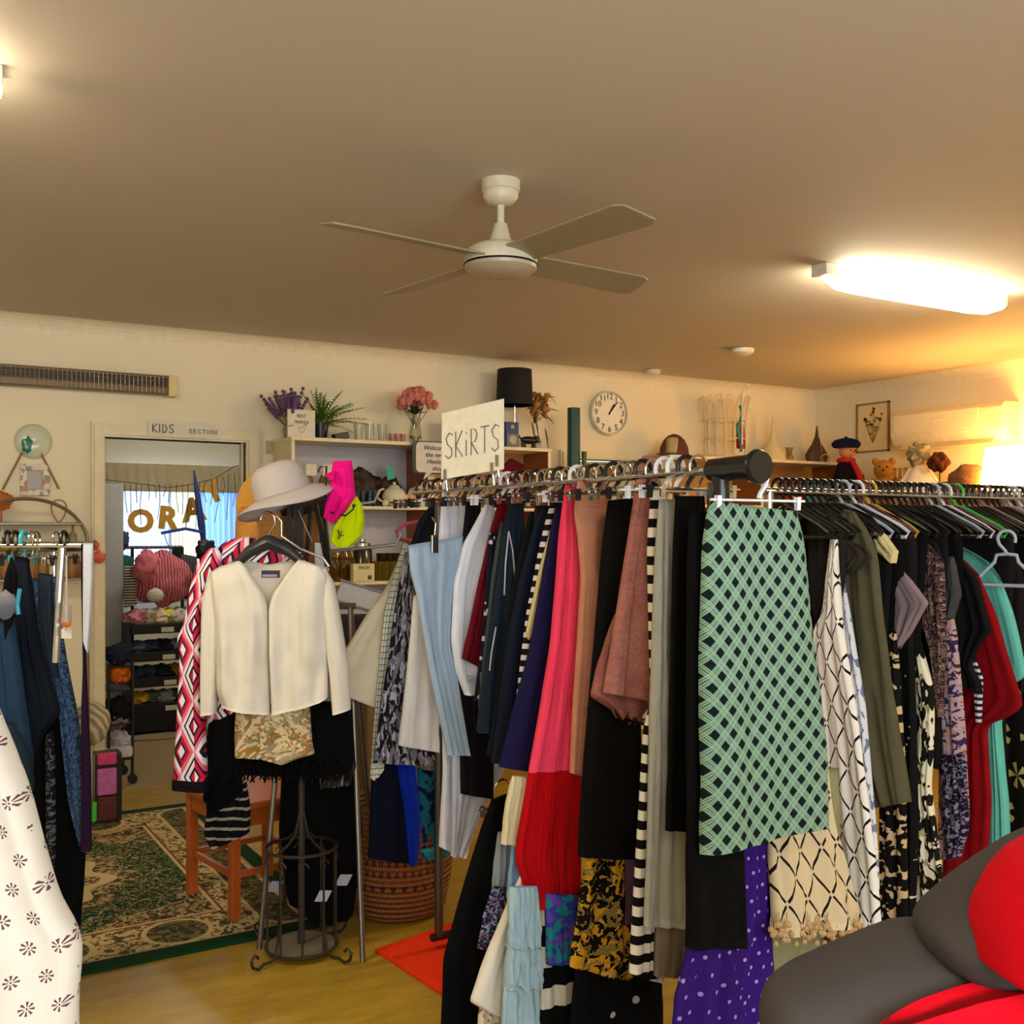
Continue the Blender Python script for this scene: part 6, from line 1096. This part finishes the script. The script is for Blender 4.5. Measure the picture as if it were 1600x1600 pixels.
for i in range(4):
    a = i*math.pi/2+.45; d = Vector((math.cos(a), math.sin(a), 0))
    MB().tube([bc_+d*r+Vector((0, 0, z)) for r, z in ((.008, zr+.13), (.03, zr+.05), (.07, zr+.018), (R_, zr))], .0045, 6).build('top_brace', IRON, t, smooth=True)
    MB().tube([bc_+d*r+Vector((0, 0, z)) for r, z in ((R_-.02, zb_+.09), (R_, zb_), (R_+.02, zb_*.5), (R_+.055, .016), (R_+.08, .007), (R_+.105, .02), (R_+.112, .045), (R_+.095, .06), (R_+.08, .045))], .0055, 6).build('scroll_foot', IRON, t, smooth=True)
for px, py, d_ in ((537, 1375, 3.85), (505, 1400, 3.80), (430, 1385, 3.95)): tag(MB().obox(wpos(px, py, d_), rgt*.022, Vector((SA, CA, 0))*.001, (rgt.x*.01, rgt.y*.01, .02)).build('price_tag', flat('#9fa6b8', .6), None), 'pale price tag dangling behind the wrought iron holder', 'tag', 'price tags behind the holder')
# wooden stool
t = None; L4 = [floorpt(300, 1400), floorpt(366, 1442)]
e_ = L4[1]-L4[0]; nn_ = Vector((-e_.y, e_.x, 0)).normalized()*.34; WD = flat('#a04c14', .4, 0, .12, 12)
t = thing('wooden_stool', (L4[0]+L4[1]+nn_)/2, 'orange-brown wooden stool beneath the patterned garments', 'stool'); hS = 1.5-(1245-HOR)/FPX*4.25
e2_ = e_.normalized()*.05
for p in (L4[0], L4[1], L4[0]+nn_, L4[1]+nn_): MB().obox(p+Vector((0, 0, hS/2+.006)), e_.normalized()*.019, nn_.normalized()*.019, (0, 0, hS/2-.006)).build('leg', WD, t, bevel=.003)
MB().obox((L4[0]+L4[1]+nn_)/2+Vector((0, 0, hS+.012)), e_*.6, nn_*.6, (0, 0, .014)).build('seat', WD, t, bevel=.006)
for a, b in ((L4[0], L4[1]), (L4[0]+nn_, L4[1]+nn_), (L4[0], L4[0]+nn_), (L4[1], L4[1]+nn_)):
    u_ = (b-a); MB().obox((a+b)/2+Vector((0, 0, hS-.035)), u_*.5, u_.cross(Vector((0, 0, 1))).normalized()*.01, (0, 0, .035)).obox((a+b)/2+Vector((0, 0, hS*.42)), u_*.5, u_.cross(Vector((0, 0, 1))).normalized()*.008, (0, 0, .012)).build('apron_rail', WD, t)
# ================================================================== JEANS RACK at left
JY = 3.35; pl = PD(3.3, 0, 60)
rz_ = wpos(60, 854, 3.3).z
def wj(px, py, d=3.3): return wpos(px, py, d)
t = thing('clothes_rack', wj(20, 1600, 3.3), 'chrome clothes rack carrying jeans at the left edge', 'clothes rack'); t.location.z = 0
ra, rb = wj(-260, 856), wj(146, 849); rb.z = ra.z = rz_
MB().tube([ra, rb], .016, 12).build('rail', CHROME, t, smooth=True)
for p in (wj(-240, 856), wj(84, 852, 3.42)):
    MB().tube([Vector((p.x, p.y, .02)), Vector((p.x, p.y, rz_))], .014, 10).build('post', CHROME, t, smooth=True); MB().tube([Vector((p.x, p.y, .02))-Vector((SA, CA, 0))*.2, Vector((p.x, p.y, .02))+Vector((SA, CA, 0))*.2], .014, 8).build('foot', CHROME, t)
MB().tube([wj(97, 856, 3.1), wj(86, 1035, 3.1)], .011, 10).build('hanging_rod', CHROME, t)
for i, (px, c_) in enumerate(((12, '#0d0d0e'), (24, '#0d0d0e'), (37, '#2fa3b0'), (50, 'chrome'), (57, 'chrome'), (88, 'chrome'), (100, '#0d0d0e'), (-20, '#0d0d0e'))):
    p = wj(px, 850); hanger(c_, 'clip', (p.x, p.y, rz_+.02), math.pi/2-.5, {'#0d0d0e': 'black', '#2fa3b0': 'turquoise', 'chrome': 'chrome'}[c_]+' clip hanger on the jeans rack rail', 'hangers on the jeans rack, '+{'#0d0d0e': 'black', '#2fa3b0': 'turquoise', 'chrome': 'chrome'}[c_], .22)
def lj(name, d, poly, mat, lab, cat='jeans', **k):
    dx, dy = ray(60); return cloth(name, (dx*d, dy*d, pj[2]), poly, mat, label=lab, cat=cat, **k)
DB = fabric('#1d2a38', '#141e2a'); 
lj('blue_jeans', 3.12, [(-30, 930), (18, 935), (26, 1000), (40, 1100), (52, 1180), (48, 1300), (-60, 1300)], fabric('#26405a', '#1c3046'), 'faded blue jeans at the left edge of the photo', t=.06, rip=.010)
lj('navy_trousers', 3.2, [(24, 868), (44, 872), (50, 920), (60, 1000), (78, 1060), (97, 1118), (80, 1130), (60, 1160), (40, 1240), (10, 1180), (16, 1000)], fabric('#101722'), 'dark navy flared trousers in front on the jeans rack', 'trousers', t=.05)
lj('printed_blue_skirt', 3.3, [(42, 905), (88, 900), (92, 960), (104, 1040), (118, 1110), (128, 1180), (136, 1300), (128, 1320), (110, 1250), (96, 1120), (70, 1020), (50, 940)], m_splotch('#1f3350', [('#4a6688', .02)], 90, .5), 'blue skirt with a fine woven print on the jeans rack', 'skirt', t=.05)
lj('dark_denim_skirt', 3.26, [(60, 895), (82, 898), (84, 1010), (92, 1060), (74, 1030), (62, 960)], fabric('#2a3340', '#1c2430', slub=60), 'grey-blue denim skirt beside the chrome post', 'skirt', t=.03)
lj('black_trousers', 3.36, [(40, 1080), (98, 1110), (126, 1220), (134, 1340), (122, 1484), (80, 1490), (20, 1420), (10, 1200)], fabric('#07080b', '#040507'), 'long black trousers at the end of the jeans rack', 'trousers', t=.07, rip=.008)
lj('charcoal_lace_trousers', 3.30, [(72, 1150), (84, 1140), (86, 1300), (82, 1430), (76, 1430), (74, 1300)], m_splotch('#1a1a1d', [('#6a6c72', .05)], 70, .5), 'strip of grey lace trim along the black trousers', 'trousers', t=.03)
lj('grey_denim_jeans', 3.05, [(-20, 1120), (20, 1130), (48, 1180), (54, 1230), (36, 1290), (-20, 1300)], fabric('#1c2a36'), 'folded grey-blue denim hem above the white floral dress', 'jeans', t=.05)
lj('black_bag_strap', 3.1, [(18, 870), (28, 900), (24, 960), (10, 1000), (0, 960), (8, 900)], fabric('#0b0b0d'), 'black strap garment at the left end of the jeans rack', 'top', t=.02)
tag(MB().ball(wj(8, 945, 3.0), .035, 12, (1, .6, 1.1), .3, 3).build('grey_pompom', flat('#6d6f78', .9), None, smooth=True), 'grey fluffy key charm at the left edge', 'charm')
tag(MB().tube([wj(31, 920, 3.0), wj(27, 945, 3.0), wj(29, 960, 3.0)], .006, 6).build('turquoise_hanger_tip', flat('#1e8db0', .4), None), 'turquoise plastic strip hanging on the navy trousers', 'strip')
for d_, poly, mat, lb, cat in ((3.24, [(130, 848), (146, 848), (145, 900), (142, 960), (138, 1020), (131, 1000)], fabric('#c9cdd6'), 'white ribbon looped over the rail end', 'ribbon'), (3.26, [(127, 850), (130, 850), (132, 1000), (137, 1100), (142, 1200), (143, 1330), (127, 1330), (128, 1100), (131, 1040), (128, 900)], fabric('#2d0f28', '#1a1430'), 'long plum scarf hanging from the rail end', 'scarf')):
    lj(cat, d_, poly, mat, lb, cat, t=.02, rip=.003)
lj('light_blue_scarf', 3.34, [(124, 1180), (130, 1180), (139, 1300), (134, 1325), (128, 1320)], fabric('#6f8aa8'), 'pale blue scarf tip beside the plum scarf', 'scarf', t=.02)
m = MB().tube([wj(104, 868, 3.05), wj(104, 985, 3.05)], .0025, 5); m.tube([wj(105, 945, 3.05), wj(105, 972, 3.05)], .012, 8); tag(m.build('necklace', flat('#b9b2a8', .3, .4), None), 'silver necklace chain with a pendant hung from the rail', 'necklace')
tag(MB().obox(wj(104, 990, 3.05), rgt*.015, Vector((SA, CA, 0))*.001, (0, 0, .014)).build('price_tag', flat('#cfc9c2', .6), None), 'white price tag below the necklace pendant', 'tag')
tag(MB().obox(wj(104, 975, 3.045), rgt*.012, Vector((SA, CA, 0))*.006, (0, 0, .008)).build('orange_bead', flat('#b8531c', .4), None, bevel=.004), 'orange bead at the end of the necklace', 'bead')
# ================================================================== FOREGROUND
def fg(name, d, px, poly, mat, **k):
    dx, dy = ray(px); return cloth(name, (dx*d, dy*d, pj[2]), poly, mat, **k)
SPR = m_flor('#c9c4ba', '#5a3a40', .036, 8, .07, .24)
fg('sprigged_dress', 1.35, 50, [(-180, 960), (-60, 980), (-10, 1130), (10, 1172), (38, 1240), (60, 1330), (88, 1415), (124, 1478), (119, 1560), (118, 1700), (116, 1950), (-260, 1950), (-240, 1300)], SPR, t=.10, rip=.016, nrip=3, nu=40, nv=50, label='white dress with small brown sprigs close to the camera at left', cat='dress')
bl = wpos(-110, 900, 1.35)
t = thing('clothes_rack', (bl.x, bl.y, 0), 'chrome rack just outside the left edge holding the sprigged dress', 'clothes rack')
MB().tube([bl-rgt*.6, bl+rgt*.05], .0125, 8).build('rail', CHROME, t)
for s_ in (-.6, -.1): p = bl+rgt*s_; MB().tube([Vector((p.x, p.y, 0)), p], .0125, 8).build('post', CHROME, t)
hanger('#0d0d0e', 'arm', (bl.x, bl.y, bl.z+.012), math.pi/2-math.atan2(SA, CA), 'black hanger carrying the sprigged dress outside the left edge', None, .18)
t = thing('padded_jacket', wpos(1450, 1900, 1.12), 'thick grey jacket with bright red panels close to the camera', 'jacket'); GR = fabric('#4f4b4b', '#403d3e'); RD = fabric('#d3061c', '#c00418')
fg('grey_back_panel', 1.14, 1450, [(1188, 1640), (1186, 1590), (1196, 1552), (1228, 1530), (1300, 1500), (1400, 1462), (1440, 1440), (1530, 1440), (1640, 1430), (1760, 1400), (1760, 1900), (1200, 1900)], GR, t=.16, rip=.004, nrip=1, nu=50, nv=50, parent=t, bulge=.9)
fg('grey_shoulder', 1.10, 1550, [(1436, 1452), (1450, 1432), (1500, 1395), (1560, 1362), (1610, 1335), (1760, 1280), (1760, 1560), (1600, 1540), (1500, 1520), (1450, 1490)], GR, t=.16, rip=.003, nrip=1, bulge=.9, nu=40, parent=t)
fg('red_shoulder_panel', 1.02, 1600, [(1530, 1500), (1533, 1455), (1545, 1420), (1570, 1385), (1604, 1352), (1740, 1290), (1740, 1530), (1610, 1530), (1560, 1520)], RD, t=.14, rip=.003, nrip=1, bulge=.9, nu=40, parent=t)
fg('red_lower_panel', 1.02, 1600, [(1385, 1602), (1450, 1575), (1520, 1552), (1600, 1535), (1740, 1500), (1740, 2200), (1300, 2200), (1350, 1640)], RD, t=.10, rip=.003, nrip=1, bulge=.7, nu=40, parent=t)
fg('leaf_print_shirt', 1.30, 1550, [(1450, 1440), (1480, 1410), (1530, 1370), (1580, 1330), (1620, 1300), (1760, 1240), (1760, 1700), (1480, 1700)], m_splotch('#34322e', [('#b3a884', .03)], 26, .5), t=.06, rip=.006, label='grey shirt with cream leaf print edging behind the padded jacket', cat='shirt')
p = wpos(1560, 1480, 1.18); t = thing('round_rack', (p.x, p.y, 0), 'low chrome stand under the padded jacket outside the frame', 'stand')
MB().tube([Vector((p.x, p.y, .02)), Vector((p.x, p.y, p.z-.05))], .016, 10).build('post', CHROME, t); MB().lathe([(.25, 0), (.25, .015), (0, .02)], (p.x, p.y, 0), 28).build('base', DARKM, t)
